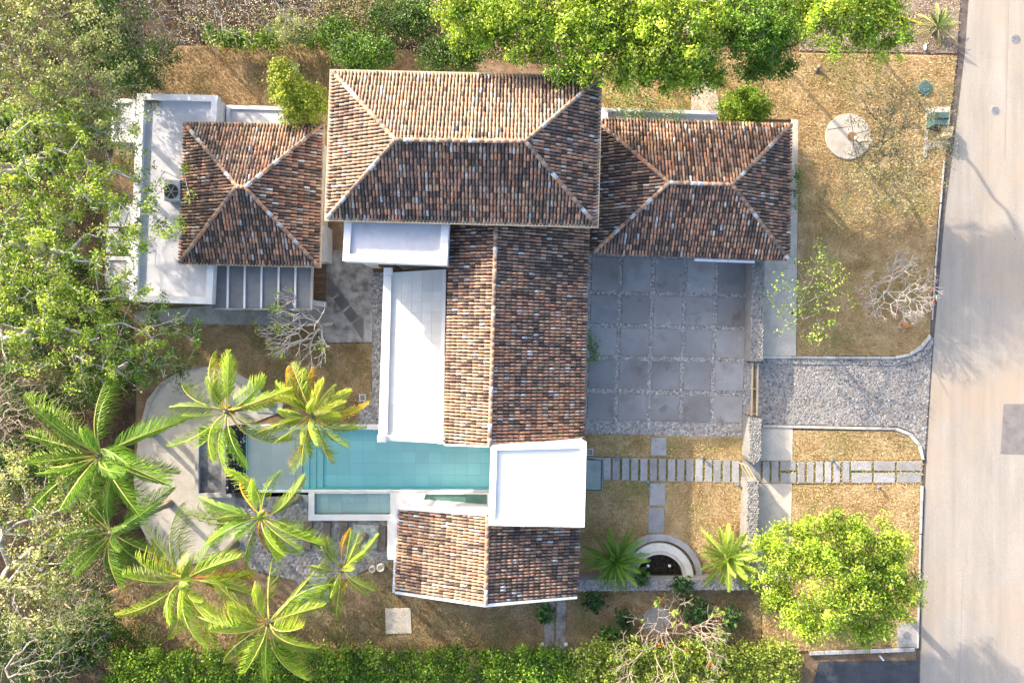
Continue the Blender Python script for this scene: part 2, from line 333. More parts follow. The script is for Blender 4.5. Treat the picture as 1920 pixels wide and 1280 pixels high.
def stones(name, poly, z, size, mat, parent, palette, rng, hgt=.035, jitter=.42, keep=None):
    """real rounded stones packed over a polygon, joined as one mass"""
    P = np.array([p[:2] for p in poly]); lo, hi = P.min(0), P.max(0)
    xs = np.arange(lo[0], hi[0], size); ys = np.arange(lo[1], hi[1], size * .87)
    gx, gy = np.meshgrid(xs, ys); gx = gx + (np.arange(len(ys)) % 2)[:, None] * size * .5
    pts = np.stack([gx.ravel(), gy.ravel()], 1) + rng.uniform(-jitter, jitter, (gx.size, 2)) * size * .6
    pts = pts[in_poly(pts, poly)]
    if keep is not None: pts = pts[keep(pts)]
    n = len(pts); k = 7
    ang = (np.arange(k)[None] / k * 2 * np.pi) + rng.uniform(0, 6.28, (n, 1))
    rad = size * .5 * rng.uniform(.82, 1.12, (n, 1)) * rng.uniform(.85, 1.15, (n, k))
    asp = rng.uniform(.75, 1.25, (n, 1)); h = hgt * rng.uniform(.5, 1.2, (n, 1))
    def ring(f, zz):
        return np.stack([pts[:, :1] + np.cos(ang) * rad * f * asp, pts[:, 1:] + np.sin(ang) * rad * f / asp, np.broadcast_to(zz, ang.shape)], 2)
    V = np.concatenate([ring(1, np.full((n, 1), z)), ring(.88, z + h * .7), ring(.5, z + h)], 1)
    F = []
    for a in range(2):
        for i in range(k):
            F.append([a * k + i, a * k + (i + 1) % k, (a + 1) * k + (i + 1) % k, (a + 1) * k + i])
    quads = (np.array(F)[None] + (np.arange(n) * 3 * k)[:, None, None]).reshape(-1, 4)
    i0 = 2 * k
    tris4 = (np.array([[i0, i0 + 1, i0 + 2, i0 + 3], [i0, i0 + 3, i0 + 4, i0 + 5], [i0, i0 + 5, i0 + 6, i0 + 6]])[None] + (np.arange(n) * 3 * k)[:, None, None])
    quads = np.concatenate([quads, tris4[:, :2].reshape(-1, 4)])
    pal = np.array(palette); c = pal[rng.integers(0, len(pal), n)] * rng.uniform(.75, 1.2, (n, 1))
    o = mesh_np(name, V.reshape(-1, 3), quads, mat, parent, vcol=np.repeat(c, 3 * k, axis=0), smooth=True)
    return tag(o, kind='stuff')
GREY = [(.22, .215, .21), (.27, .26, .25), (.18, .178, .18), (.25, .225, .20), (.21, .212, .22), (.31, .30, .29), (.23, .19, .16), (.13, .132, .142), (.27, .24, .22)]
PALE = [(.38, .365, .345), (.45, .43, .40), (.33, .315, .30), (.39, .335, .285), (.42, .375, .33), (.24, .23, .23)]
WALLP = [(.21, .205, .20), (.24, .235, .23), (.19, .185, .18), (.16, .155, .15), (.27, .26, .25)]
# driveway of cobbles
drive_px = [(1416, 679), (1690, 684), (1722, 675), (1748, 646), (1740, 760), (1733, 858), (1729, 834), (1713, 811), (1684, 799), (1420, 795)]
dw = sheet('driveway', drive_px, -.02, .05, M['mortar'])
stones('cobblestones', WP(drive_px, .05), .045, .165, M['stone'], dw, GREY, rng, .02, .5)
# courtyard: concrete slabs parted by bands of river stones
court_px = [(1086, 470), (1416, 478), (1408, 820), (1084, 812)]
court = sheet('courtyard', court_px, -.02, .05, M['mortar'])
cols = [(1108, 1157.5), (1165.5, 1218), (1226.5, 1279), (1286.5, 1337), (1345, 1398)]
rows = [(484, 546), (554.5, 607), (615.5, 667), (676.5, 729), (739.5, 788)]
def cpt(x, y): return (x - .032 * (y - 576), y + .022 * (x - 1200))
slab_polys = []
for (y0, y1) in rows:
    for (x0, x1) in cols:
        q = [cpt(x0, y0), cpt(x1, y0), cpt(x1, y1), cpt(x0, y1)]
        wq = WP(q, .1); slab_polys.append(wq)
        MB().prism(wq, .03, .1, bevel=.012).build('paving_slab', M['slab'], court)
def not_slab(pts):
    k = np.ones(len(pts), bool)
    for q in slab_polys: k &= ~in_poly(pts, q)
    return k
stones('river_stones', WP(court_px, .05), .045, .15, M['stone'], court, PALE, rng, .035, keep=not_slab)
# pavements and kerbs
sheet('pavement', [(1484, 223), (1497, 225), (1493, 667), (1430, 667), (1432, 486), (1480, 488)], -.02, .1, M['concrete'], bevel=.01)
sheet('pavement', [(1428, 796), (1487, 800), (1486, 863), (1426, 863)], -.02, .1, M['concrete'], bevel=.01)
sheet('pavement', [(1423, 906), (1485, 906), (1483, 1085), (1420, 1085)], -.02, .1, M['concrete'], bevel=.01)
def band(name, L, Rr, z0, z1, mat, parent=None, kind='structure'):
    def resample(P, n):
        P = np.array(P, float); d = np.r_[0, np.cumsum(np.linalg.norm(np.diff(P, axis=0), axis=1))]; t = np.linspace(0, d[-1], n + 1)
        return np.stack([np.interp(t, d, P[:, 0]), np.interp(t, d, P[:, 1])], 1)
    o = MB().prism(WP(L + Rr[::-1], z1 - .02), z0, z1 - .02).build(name, M['gutter'], parent)
    ln = np.linalg.norm(np.diff(np.array(L, float), axis=0), axis=1).sum() / 30; n = max(1, round(ln / .9))
    A, B = resample(L, n), resample(Rr, n)
    for k in range(n):
        e = .012 * n / max(ln, .1); a0, a1 = A[k] + (A[k + 1] - A[k]) * e, A[k + 1] - (A[k + 1] - A[k]) * e; b0, b1 = B[k] + (B[k + 1] - B[k]) * e, B[k + 1] - (B[k + 1] - B[k]) * e
        MB().prism(WP([a0, a1, b1, b0], z1), z1 - .05, z1 + rng.uniform(-.008, .006), bevel=.012).build('kerb_stone', mat, o)
    return tag(o, kind=kind) if parent is None else o
kl = [(1430, 667), (1600, 668), (1686, 668), (1712, 660), (1731, 644), (1744, 626)]
band('kerb', kl, [(1430, 672), (1600, 673), (1688, 673), (1716, 665), (1736, 649), (1747, 632)], -.02, .17, M['kerb'])
ks = band('kerb_edging', [(1430, 672), (1600, 673), (1688, 673), (1716, 665), (1736, 649), (1747, 632)], [(1430, 683), (1600, 684), (1690, 685), (1724, 676), (1745, 658), (1751, 642)], -.02, .1, M['aged'])
stones('edging_stones', WP([(1430, 672), (1600, 673), (1688, 673), (1716, 665), (1736, 649), (1747, 632), (1751, 642), (1745, 658), (1724, 676), (1690, 685), (1600, 684), (1430, 683)], .1), .095, .17, M['stone'], ks, GREY, rng, .03)
band('kerb', [(1430, 801), (1600, 805), (1680, 806), (1708, 818), (1723, 838), (1729, 862)], [(1430, 796), (1600, 800), (1683, 801), (1712, 813), (1729, 835), (1734, 862)], -.02, .17, M['kerb'])
for a, b in (((1770, 300), (1763, 380)), ((1763, 382), (1753, 500)), ((1753, 502), (1747, 600))):
    band('kerb', [a, b], [(a[0] + 3, a[1]), (b[0] + 3, b[1])], -.02, .13, M['kerb'])
band('kerb', [(1727, 910), (1725, 1000)], [(1732, 910), (1729, 1000)], -.02, .15, M['kerb'])
band('kerb', [(1725, 1002), (1720, 1215)], [(1728, 1002), (1723, 1215)], -.02, .15, M['kerb'])
band('kerb', [(1518, 1221), (1716, 1214)], [(1518, 1228), (1716, 1221)], -.02, .22, M['kerb'])
sheet('neighbour_driveway', [(1535, 1240), (1722, 1238), (1722, 1420), (1500, 1420)], -.02, .05, surface('asphalt', [(.3, (.035, .04, .05)), (.6, (.06, .067, .08))], 1, (50, .3), .9, .3, 50, .01))
# stepping walkway of pavers from the villa to the street
walk = sheet('walkway', [(1104, 859), (1405, 864), (1725, 866), (1724, 904), (1403, 901), (1104, 899)], -.02, .084, surface('joint_grass', [(.32, (.15, .11, .03)), (.48, (.11, .125, .03)), (.62, (.055, .10, .02))], 1.2, (30, .5), .95, .5, 30, .03))
def paver(x0, y0, x1, y1, parent, mat='paver', z=.12):
    j = rng.uniform(-.6, .6, 4)
    return MB().prism(WP([(x0 + j[0], y0 + j[1]), (x1 + j[0], y0 + j[1] + .2), (x1 + j[0] - .4, y1 + j[1]), (x0 + j[0] - .4, y1 + j[1])], z), .06, z, bevel=.008).build('paver', M[mat], parent)
for k in range(15):
    x = 1132 + 17.25 * k; yy = 857.5 + .37 * k
    paver(x, yy, x + 13.2, yy + 42, walk)
paver(1114, 857, 1128, 866, walk)
paver(1391, 862, 1426, 904, walk)
for x0, x1, sp in ((1430.5, 1443, 0), (1447, 1460, 0), (1463.5, 1492.5, 1), (1497, 1509.5, 0), (1514, 1526, 0), (1530, 1543, 0), (1547.5, 1559, 0), (1563.5, 1575.5, 0), (1580, 1592.5, 0), (1597, 1635, 1), (1639, 1678, 1), (1682, 1727, 1)):
    if sp: paver(x0, 865, x1, 882, walk); paver(x0, 886, x1, 904.5, walk)
    else: paver(x0, 865, x1, 904.5, walk)
gpath = sheet('garden_path', [(1217, 905), (1246, 905), (1243, 1000), (1214, 1000)], -.02, .085, M['lawn'])
paver(1218, 906, 1247, 947, gpath); paver(1216, 951, 1245.5, 999, gpath)
spath = sheet('side_path', [(1221, 818), (1250, 818), (1249, 853), (1220, 853)], -.02, .085, M['lawn'])
paver(1221, 819, 1250, 853, spath)
# left garden: curved pale path, cobbled pool yard, gravel bed, apron
sheet('garden_terrace', [(262, 800), (275, 750), (300, 718), (340, 696), (385, 686), (432, 690), (470, 712), (505, 752), (520, 775), (466, 796), (440, 796), (440, 1010), (400, 1050), (330, 1062), (292, 1040), (262, 985), (250, 900)], -.02, .06, M['sandpave'], bevel=.02)
te = MB().prism(WP(arc(385, 800, 117, 95, 175, 14, 114) + arc(385, 800, 112, 95, 175, 14, 109)[::-1], .09), 0, .09)
struct(te.build('terrace_edging', M['aged']))
py = [(440, 932), (584, 930), (584, 968), (736, 970), (738, 1052), (690, 1066), (650, 1085), (560, 1090), (470, 1066), (440, 1010)]
pyard = sheet('pool_yard', py, -.02, .05, M['mortar'])
stones('flagstones', WP(py, .05), .04, .27, M['stone'], pyard, [(.23, .225, .22), (.3, .295, .29), (.18, .18, .19), (.27, .24, .215), (.2, .19, .18)], rng, .03, .3)
sheet('step_slab', [(558, 1084), (614, 1080), (618, 1130), (562, 1134)], -.02, .12, surface('blueslab', [(.3, (.2, .2, .235)), (.6, (.27, .27, .31))], 2, (40, .4), .9, .3, 40, .01), bevel=.01)
pside = [(697, 510), (722, 510), (716, 808), (672, 800), (676, 735), (697, 735)]
ps = sheet('pebble_strip', pside, -.02, .06, M['mortar'])
stones('pebbles', WP(pside, .06), .05, .16, M['stone'], ps, [(.28, .285, .29), (.2, .2, .21), (.36, .36, .36), (.16, .16, .16)], rng, .03)
sheet('gravel_bed', [(606, 470), (700, 470), (698, 642), (597, 642), (597, 560)], -.02, .07, M['gravel'])
sheet('apron', [(250, 584), (398, 572), (622, 576), (620, 612), (590, 612), (250, 606)], -.02, .075, M['aged'], bevel=.01)
dpath = sheet('slab_path', [(613, 512), (640, 548), (682, 595), (699, 620), (680, 640), (662, 610), (612, 556)], -.02, .085, M['gravel'])
def z6(x, y): return (560 + x / 4.266, 400 + y / 4.266)
for q in ([(235, 500), (330, 625), (270, 675), (232, 655)], [(275, 685), (345, 640), (408, 730), (345, 775)], [(355, 800), (415, 740), (478, 825), (415, 870)], [(430, 885), (500, 835), (518, 850), (512, 1000), (495, 990)]):
    MB().prism(WP([z6(*p) for p in q], .13), .05, .13, bevel=.008).build('paver', M['dark_slab'], dpath)
MB().prism(WP([z6(*p) for p in [(526, 880), (592, 880), (588, 1028), (523, 1022)]], .12), .05, .12, bevel=.008).build('paver', M['aged'], dpath)
sheet('back_path', [(1298, 110), (1330, 110), (1352, 212), (1296, 212)], -.02, .1, M['concrete'])

# small grass blades over the lawns
def grass(name, polys, count, seed, pal, h=(.05, .12)):
    r = np.random.default_rng(seed); areas = []
    for p in polys:
        P = np.array(p); areas.append(abs(np.dot(P[:, 0], np.roll(P[:, 1], 1)) - np.dot(P[:, 1], np.roll(P[:, 0], 1))) / 2)
    tot = sum(areas); Vs = []; cs = []
    for p, a in zip(polys, areas):
        n = int(count * a / tot * 1.6); P = np.array(p); lo, hi = P[:, :2].min(0), P[:, :2].max(0)
        q = r.uniform(lo, hi, (int(n * (hi - lo).prod() / a), 2)); q = q[in_poly(q, p)][:n]; n = len(q)
        if n == 0: continue
        ang = r.uniform(0, 6.28, n); d = np.stack([np.cos(ang), np.sin(ang)], 1); s = np.stack([-d[:, 1], d[:, 0]], 1)
        hh = r.uniform(*h, n)[:, None]; w = r.uniform(.012, .03, n)[:, None]; ln = r.uniform(.02, .1, n)[:, None]
        z = np.full((n, 1), .078)
        Vs.append(np.stack([np.hstack([q - s * w, z]), np.hstack([q + s * w, z]), np.hstack([q + d * ln, z + hh])], 1))
        patch = (np.sin(q[:, 0] * .9 + 1.3) + np.sin(q[:, 1] * 1.1 + q[:, 0] * .4) + np.sin(q[:, 1] * .37 - q[:, 0] * .23)) / 3
        t = np.clip(patch * .6 + r.normal(0, .3, n) + .35, 0, 1)[:, None]
        pa, pb, pc = [np.array(x) for x in pal]
        c = np.where(t < .5, pa + (pb - pa) * t * 2, pb + (pc - pb) * (t * 2 - 1)); cs.append(np.repeat(c * r.uniform(.7, 1.2, (n, 1)), 3, axis=0))
    V = np.concatenate(Vs).reshape(-1, 3); F = np.arange(len(V)).reshape(-1, 3)
    o = mesh_np(name, V, F, M['litter'], None, vcol=np.concatenate(cs))
    return o
tag(grass('grass', [LAWNS[k] for k in ('front', 'strip', 'corner', 'walk', 'garden')], 60000, 3, ((.52, .385, .21), (.40, .29, .145), (.2, .2, .06))), 'short dry grass of the front lawns, coloured golden as if sunlit', 'grass', kind='stuff')
tag(grass('grass', [LAWNS[k] for k in ('south', 'patio', 'back')], 45000, 4, ((.38, .28, .16), (.25, .18, .095), (.12, .14, .04))), 'short grass of the back lawns, coloured brown as if shaded', 'grass', kind='stuff')  # blade colours repeat the painted sunlit and shaded lawn tones

# ------------------------------------------------------------------ clay tile roofs
PITCH, EXPO = .185, .335
def tile_mesh(seed):
    """one barrel tile, lower lip at the origin, running up along +Y"""
    r = np.random.default_rng(seed); k = 6; V = []
    for (y, rad, lift) in ((0, .071, .030), (.2, .067, .018), (.40, .056, -.004)):
        for i in range(k + 1):
            a = math.pi * i / k
            V.append((rad * math.cos(a) * (1 + r.uniform(-.04, .04)), y, lift + rad * 1.2 * math.sin(a)))
    F = []
    for b in range(2):
        for i in range(k): q = b * (k + 1) + i; F.append([q, q + 1, q + k + 2, q + k + 1])
    # thickness of the lower lip
    b0 = len(V)
    for i in range(k + 1):
        a = math.pi * i / k; V.append((.054 * math.cos(a), .004, .03 + .062 * math.sin(a)))
    for i in range(k): F.append([i + 1, i, b0 + i, b0 + i + 1])
    return np.array(V), F
TILES = [tile_mesh(s_) for s_ in (1, 2, 3)]
TILE_ME = []
for i, (V_, F_) in enumerate(TILES):
    me = bpy.data.meshes.new('clay_tile'); me.from_pydata(V_.tolist(), [], F_); me.materials.append(M['tile_obj'])
    me.polygons.foreach_set('use_smooth', np.ones(len(me.polygons), bool)); TILE_ME.append(me)
def tile_colour(dark, tan, rnd):
    x = rnd.random()
    if x < .04: c = rnd.choice([(.37, .385, .41), (.31, .33, .36), (.43, .435, .44)])
    elif rnd.random() < dark:
        c = rnd.choice([(.095, .071, .061), (.13, .095, .08), (.165, .118, .098), (.2, .142, .118), (.235, .165, .137), (.105, .09, .084)])
    elif rnd.random() < tan:
        c = rnd.choice([(.33, .24, .172), (.30, .22, .166), (.36, .265, .19), (.26, .19, .15), (.34, .23, .16), (.235, .178, .145)])
    else:
        c = rnd.choice([(.40, .20, .125), (.43, .24, .16), (.33, .175, .12), (.44, .275, .19), (.27, .155, .115), (.37, .22, .16)])
    f = rnd.uniform(.82, 1.15)
    return tuple(min(.8, v * f) for v in c)
def clear_meshname(n): return n
def roof_faces(faces, rnd):
    """list of (poly, dark, tan, gradient) -> list of (matrix, colour, variant, ylen, z, area)"""
    out = []
    for (poly, dark, tan, grad) in faces:
        P = [np.array(p, float) for p in poly]; A, B = P[0], P[1]
        u = (B - A) / np.linalg.norm(B - A); n = np.cross(u, P[2] - A); n /= np.linalg.norm(n); v = np.cross(n, u)
        q = np.array([((p - A) @ u, (p - A) @ v) for p in P]); L = q[:, 0].max(); U0 = q[:, 0].min()
        k = int((L - U0) / PITCH); off = (L - U0 - k * PITCH) / 2
        for c in range(k):
            uu = U0 + off + (c + .5) * PITCH; hits = []
            for i in range(len(q)):
                a, b = q[i], q[(i + 1) % len(q)]
                if (a[0] - uu) * (b[0] - uu) < 0: hits.append(a[1] + (b[1] - a[1]) * (uu - a[0]) / (b[0] - a[0]))
            if len(hits) < 2: continue
            v0, v1 = min(hits), max(hits); cold = rnd.gauss(0, .10); wob = rnd.uniform(-.012, .012); ph = rnd.uniform(-.012, .012)
            vv = v0 - .05 + ph; 
            while vv < v1 - .08:
                ln = min(1.0, (v1 - vv + .03) / .40)
                o = A + u * (uu + wob + rnd.uniform(-.012, .012)) + v * vv + n * rnd.uniform(.0, .012)
                tw = rnd.uniform(-.05, .05); uu2 = u * math.cos(tw) + v * math.sin(tw); vv2 = v * math.cos(tw) - u * math.sin(tw)
                m = np.eye(4); m[:3, 0] = uu2; m[:3, 1] = vv2 * ln; m[:3, 2] = n; m[:3, 3] = o
                d = dark; 
                if grad is not None: d = grad(o, dark)
                nz = math.sin(o[0] * 1.1 + o[1] * .7) * math.sin(o[1] * .9 - o[0] * .5 + 2) * .24 + cold + math.sin(o[0] * 3.1 - o[1] * 2.3) * .07
                out.append((m, tile_colour(max(0.02, min(.95, d + nz)), tan, rnd), rnd.randrange(3), o[2]))
                vv += EXPO + rnd.uniform(-.006, .006)
    return out
def lay_tiles(tl, parent, singles):
    """the highest tiles (shown largest from the air) as single objects, the rest joined as one mass"""
    tl = sorted(tl, key=lambda t: -t[3]); base = root_loc(parent)
    for (m, c, k, z) in tl[:singles]:
        o = bpy.data.objects.new('tile', TILE_ME[k]); C.objects.link(o); o.parent = parent
        mm = m.copy(); mm[:3, 3] -= base; o.matrix_local = Matrix(mm.tolist()); o.color = (*c, 1)
    Vs = []; Fs = []; cs = []; b = 0
    FT = np.array(TILES[0][1])
    for (m, c, k, z) in tl[singles:]:
        V = TILES[k][0] @ m[:3, :3].T + m[:3, 3]; Vs.append(V); Fs.append(FT + b); b += len(V); cs.append(np.repeat([c], len(V), axis=0))
    if Vs:
        o = mesh_np('tile_courses', np.concatenate(Vs), np.concatenate(Fs), M['tile_attr'], parent, vcol=np.concatenate(cs), smooth=True); o['kind'] = 'stuff'
def ridge(a, b, parent, rnd, r=.115, name='ridge_tile', pale=.13):
    a = np.array(a, float); b = np.array(b, float); L = np.linalg.norm(b - a); n = max(2, round(L / .40)); t = (b - a) / L
    if t[2] < 0: a, b, t = b, a, -t
    x = np.cross(t, (0, 0, 1)); x /= np.linalg.norm(x); zz = np.cross(x, t); base = root_loc(parent)
    for i in range(n):
        p = a + t * (L * i / n) + np.array((0, 0, .055 + rnd.uniform(0, .015)))
        s = r / .071; m = np.eye(4); m[:3, 0] = x * s * rnd.uniform(.95, 1.06); m[:3, 1] = t * (L / n / .36); m[:3, 2] = zz * s * .75; m[:3, 3] = p - base
        o = bpy.data.objects.new(name, TILE_ME[i % 3]); C.objects.link(o); o.parent = parent; o.matrix_local = Matrix(m.tolist())
        c = rnd.choice([(.42, .44, .47), (.48, .49, .5), (.38, .38, .4)]) if rnd.random() < pale else rnd.choice([(.34, .21, .15), (.38, .25, .18), (.28, .185, .145), (.17, .13, .11), (.34, .27, .215), (.22, .165, .14), (.40, .22, .14)])
        o.color = (*c, 1)
def roof_slab(name, faces, z_drop, parent, mat='underroof'):
    """closed roof body under the tiles: the faces plus soffit"""
    mb = MB()
    for f in faces: mb.add(f, [list(range(len(f)))])
    for f in faces: mb.add([(p[0], p[1], p[2] - z_drop) for p in f], [list(range(len(f)))[::-1]])
    for f in faces:     # eave boards
        a, b = f[0], f[1]; mb.add([a, (a[0], a[1], a[2] - z_drop), (b[0], b[1], b[2] - z_drop), b], [[0, 1, 2, 3]])
    return mb.build(name, M[mat], parent)
def hip_faces(NW, NE, SE, SW, R1, R2):
    return [[NE, NW, R1, R2], [NW, SW, R1], [SW, SE, R2, R1], [SE, NE, R2]]
def gutter(parent, loop, mat, w=.13, h=.12, dz=-.02, close=True, name='gutter'):
    mb = MB(); n = len(loop)
    for i in range(n if close else n - 1):
        a = np.array(loop[i]); b = np.array(loop[(i + 1) % n]); t = (b - a) / np.linalg.norm(b - a)
        mb.bar(a + (0, 0, dz) - t * w * .5 , b + (0, 0, dz) + t * (w * .5 - .004 * (i % 2 + 1)), w, h + .004 * (i % 2))
    return mb.build(name, M[mat], parent)
def window(parent, c, wdt, hgt, axis, out):
    """glazed opening proud of a wall: c centre, axis 'x' (wall runs along x) or 'y', out = outward sign"""
    f = MB(); gl = MB()
    def bx(mb, u0, u1, z0, z1, d0, d1):
        if axis == 'x': pts = [(c[0] + u0, c[1] + d0), (c[0] + u1, c[1] + d0), (c[0] + u1, c[1] + d1), (c[0] + u0, c[1] + d1)]
        else: pts = [(c[0] + d0, c[1] + u0), (c[0] + d0, c[1] + u1), (c[0] + d1, c[1] + u1), (c[0] + d1, c[1] + u0)]
        mb.prism(pts, c[2] + z0, c[2] + z1)
    h, w_ = hgt / 2, wdt / 2; d = .05 * out
    for (u0, u1, z0, z1) in ((-w_, w_, h - .06, h), (-w_, w_, -h, -h + .06), (-w_, -w_ + .06, -h + .06, h - .06), (w_ - .06, w_, -h + .06, h - .06), (-.03, .03, -h + .06, h - .06)):
        bx(f, u0, u1, z0, z1, 0, d)
    bx(gl, -w_ + .06, w_ - .06, -h + .06, h - .06, 0, d * .4)
    o = f.build('window', M['metal'], parent); gl.build('pane', M['dark'], o)

# ------------------------------------------------------------------ the villa
def walls(name, poly, z0, z1, parent, mat='white'): return MB().prism(poly, z0, z1).build(name, M[mat], parent)
rnd = random.Random(11)
villa = thing('villa', W(960, 420), 'large white villa with two-storey hipped clay roof, gabled wing, roof terrace and flat tower', 'villa')
ze, zr = 6.6, 8.6
NW, NE, SE, SW = W(624, 136, ze), W(1124, 147, ze), W(1117, 422, ze), W(614, 409, ze)
R1, R2 = W(742, 263, zr), W(985, 266, zr)
hf = hip_faces(NW, NE, SE, SW, R1, R2)
mroof = roof_slab('roof', hf, .18, villa)
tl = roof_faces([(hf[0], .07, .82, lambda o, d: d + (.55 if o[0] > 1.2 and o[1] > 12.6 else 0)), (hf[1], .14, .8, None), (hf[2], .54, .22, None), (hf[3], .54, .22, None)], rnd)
lay_tiles(tl, mroof, 230)
for a, b in ((NW, R1), (SW, R1), (NE, R2), (SE, R2), (R1, R2)): ridge(a, b, mroof, rnd)
gutter(mroof, [NW + (-.07, .07, 0), NE + (.07, .07, 0), SE + (.07, -.07, 0), SW + (-.07, -.07, 0)], 'cream', .17, .12, name='gutter')
wp = inset([tuple(p[:2]) for p in (SW, SE, NE, NW)], .6); walls('wall', wp, 0, ze - .2, villa)
for xx in (-6, -2.5, 1.5): window(villa, (xx, wp[2][1] + .005, 4.9), 1.5, 1.4, 'x', 1)
# white balcony block, flat roof behind a parapet
bo = WP([(646, 405), (842, 409), (838, 497), (642, 489)], 6.15); bi = WP([(660, 405), (828, 409), (824, 484), (655, 476)], 6.15)
fb = MB().frame([bo[0], bo[3], bo[2], bo[1]], [bi[0], bi[3], bi[2], bi[1]], 5.3, 6.15).build('parapet', M['white'], villa)
MB().prism([(p[0], p[1]) for p in inset([tuple(p[:2]) for p in (bi[3], bi[2], bi[1], bi[0])][::-1], -.01)], 5.4, 5.98).build('flat_roof', M['shaded_membrane'], villa)
bw = inset([tuple(p[:2]) for p in (bo[3], bo[2], bo[1], bo[0])], .28)
walls('wall', bw, 0, 5.32, villa, 'cream_wall')
dx = W(812, 499, 4.4)[0]; ys = (bw[0][1] + bw[1][1]) / 2
MB().prism([(dx - .7, ys - .06), (dx + .5, ys - .06), (dx + .5, ys + .1), (dx - .7, ys + .1)], 3.22, 5.28).build('door', M['dark'], villa)
MB().prism([(bw[0][0] + .9, ys - .05), (bw[0][0] + 1.9, ys - .05), (bw[0][0] + 1.9, ys + .1), (bw[0][0] + .9, ys + .1)], .1, 2.4).build('door', M['wood'], villa)
# long wing: gable roof, longer slope to the courtyard
wz, rz_, ez = 4.75, 5.8, 3.75
wA, wB = W(846, 395, wz), W(834, 831, wz); rA, rB = W(931, 395, rz_), W(918, 834, rz_); eA, eB = W(1104, 395, ez), W(1093, 829, ez)
wf = [[wA, wB, rB, rA], [eB, eA, rA, rB]]
wroof = roof_slab('roof', wf, .16, villa)
wg = lambda o, d: d + .32 * min(1, max(0, (o[1] + 1.0) / 5))
tl = roof_faces([(wf[0], .18, .55, wg), (wf[1], .32, .25, wg)], rnd); lay_tiles(tl, wroof, 20); ridge(rA, rB, wroof, rnd, .12, pale=.12)
s_end = [(wB[0] + .3, wB[1] + .3), (eB[0] - .4, eB[1] + .3), (eA[0] - .4, eA[1]), (wA[0] + .3, wA[1])]
walls('wall', s_end, 0, 3.5, villa)
# upper part of the wing under the slopes (gable ends closed)
gb = MB()
for yy in (wB[1] + .3,):
    gb.add([(wB[0] + .3, yy, 3.5), (eB[0] - .4, yy, 3.5), (eB[0] - .4, yy, ez), (rB[0], yy, rz_ - .17), (wB[0] + .3, yy, wz - .05)], [[0, 1, 2, 3, 4]])
gb.add([(wB[0] + .3, wB[1] + .3, 3.5), (wB[0] + .3, wB[1] + .3, wz - .12), (wA[0] + .3, wA[1], wz - .12), (wA[0] + .3, wA[1], 3.5)], [[0, 1, 2, 3]])
gb.build('wall', M['white'], villa)
for p_, q_ in ((wB + (0, -.06, -.06), rB + (0, -.06, -.04)), (rB + (0, -.06, -.042), eB + (0, -.06, -.06))): MB().bar(p_, q_, .1, .2).build('verge_board', M['bright'], villa)
# roof terrace
to = WP([(719, 513), (836, 505), (830, 831), (709, 825)], 3.36); ti = WP([(734, 511), (830, 505), (823, 820), (726, 815)], 3.36)
MB().frame([to[0], to[3], to[2], to[1]], [ti[0], ti[3], ti[2], ti[1]], 2.9, 3.36).build('terrace_parapet', M['bright'], villa)
MB().prism([tuple(p[:2]) for p in ti], 2.9, 3.18).build('terrace_floor', M['grout'], villa)
tf = bpy.data.objects['terrace_floor']
def tile_grid(parent, quad, z, nx, ny, gap, thick, mat, name='tile'):
    a, b, c, d = [np.array(p[:2]) for p in quad]      # a-b top edge, d-c bottom edge
    def at(u, v): return (a * (1 - u) + b * u) * (1 - v) + (d * (1 - u) + c * u) * v
    for i in range(nx):
        for j in range(ny):
            gx = gap / np.linalg.norm(b - a); gy = gap / np.linalg.norm(d - a)
            u0, u1, v0, v1 = i / nx + gx, (i + 1) / nx - gx, j / ny + gy, (j + 1) / ny - gy
            dz = float(rng.uniform(-.0015, .0015))
            MB().prism([at(u0, v0), at(u1, v0), at(u1, v1), at(u0, v1)], z - thick, z + dz).build(name, mat, parent)
tile_grid(tf, ti, 3.2, 5, 16, .006, .03, M['terrace_tile'], 'floor_tile')
for px_, py_ in ((715, 823), (829, 826), (727, 508)):
    c = W(px_, py_, 3.7); MB().prism([(c[0] - .24, c[1] - .2), (c[0] + .24, c[1] - .2), (c[0] + .24, c[1] + .2), (c[0] - .24, c[1] + .2)], 3.4, 3.7, bevel=.03).build('parapet_post', M['bright'], villa)
ub = WP([(719, 513), (836, 505), (832, 790), (710, 786)], 3.45); ub = inset([tuple(p[:2]) for p in ub][::-1], .25)
walls('wall', ub, 0, 2.92, villa)
# flat white tower
tz = 5.9
to2 = WP([(920, 834), (1100, 829), (1096, 988), (915, 985)], tz); ti2 = WP([(932, 844), (1089, 840), (1085, 977), (928, 974)], tz)
MB().frame([to2[0], to2[3], to2[2], to2[1]], [ti2[0], ti2[3], ti2[2], ti2[1]], 5.3, tz).build('parapet', M['bright'], villa)
MB().prism([tuple(p[:2]) for p in ti2], 5.4, tz - .16).build('flat_roof', M['bright'], villa)
tw_ = inset([tuple(p[:2]) for p in to2][::-1], .06); walls('wall', tw_, 0, 5.32, villa, 'bright')
window(villa, (tw_[1][0] if tw_[1][0] > tw_[0][0] else tw_[2][0], (to2[1][1] + to2[2][1]) / 2, 3.6), 1.2, 2.2, 'y', 1)
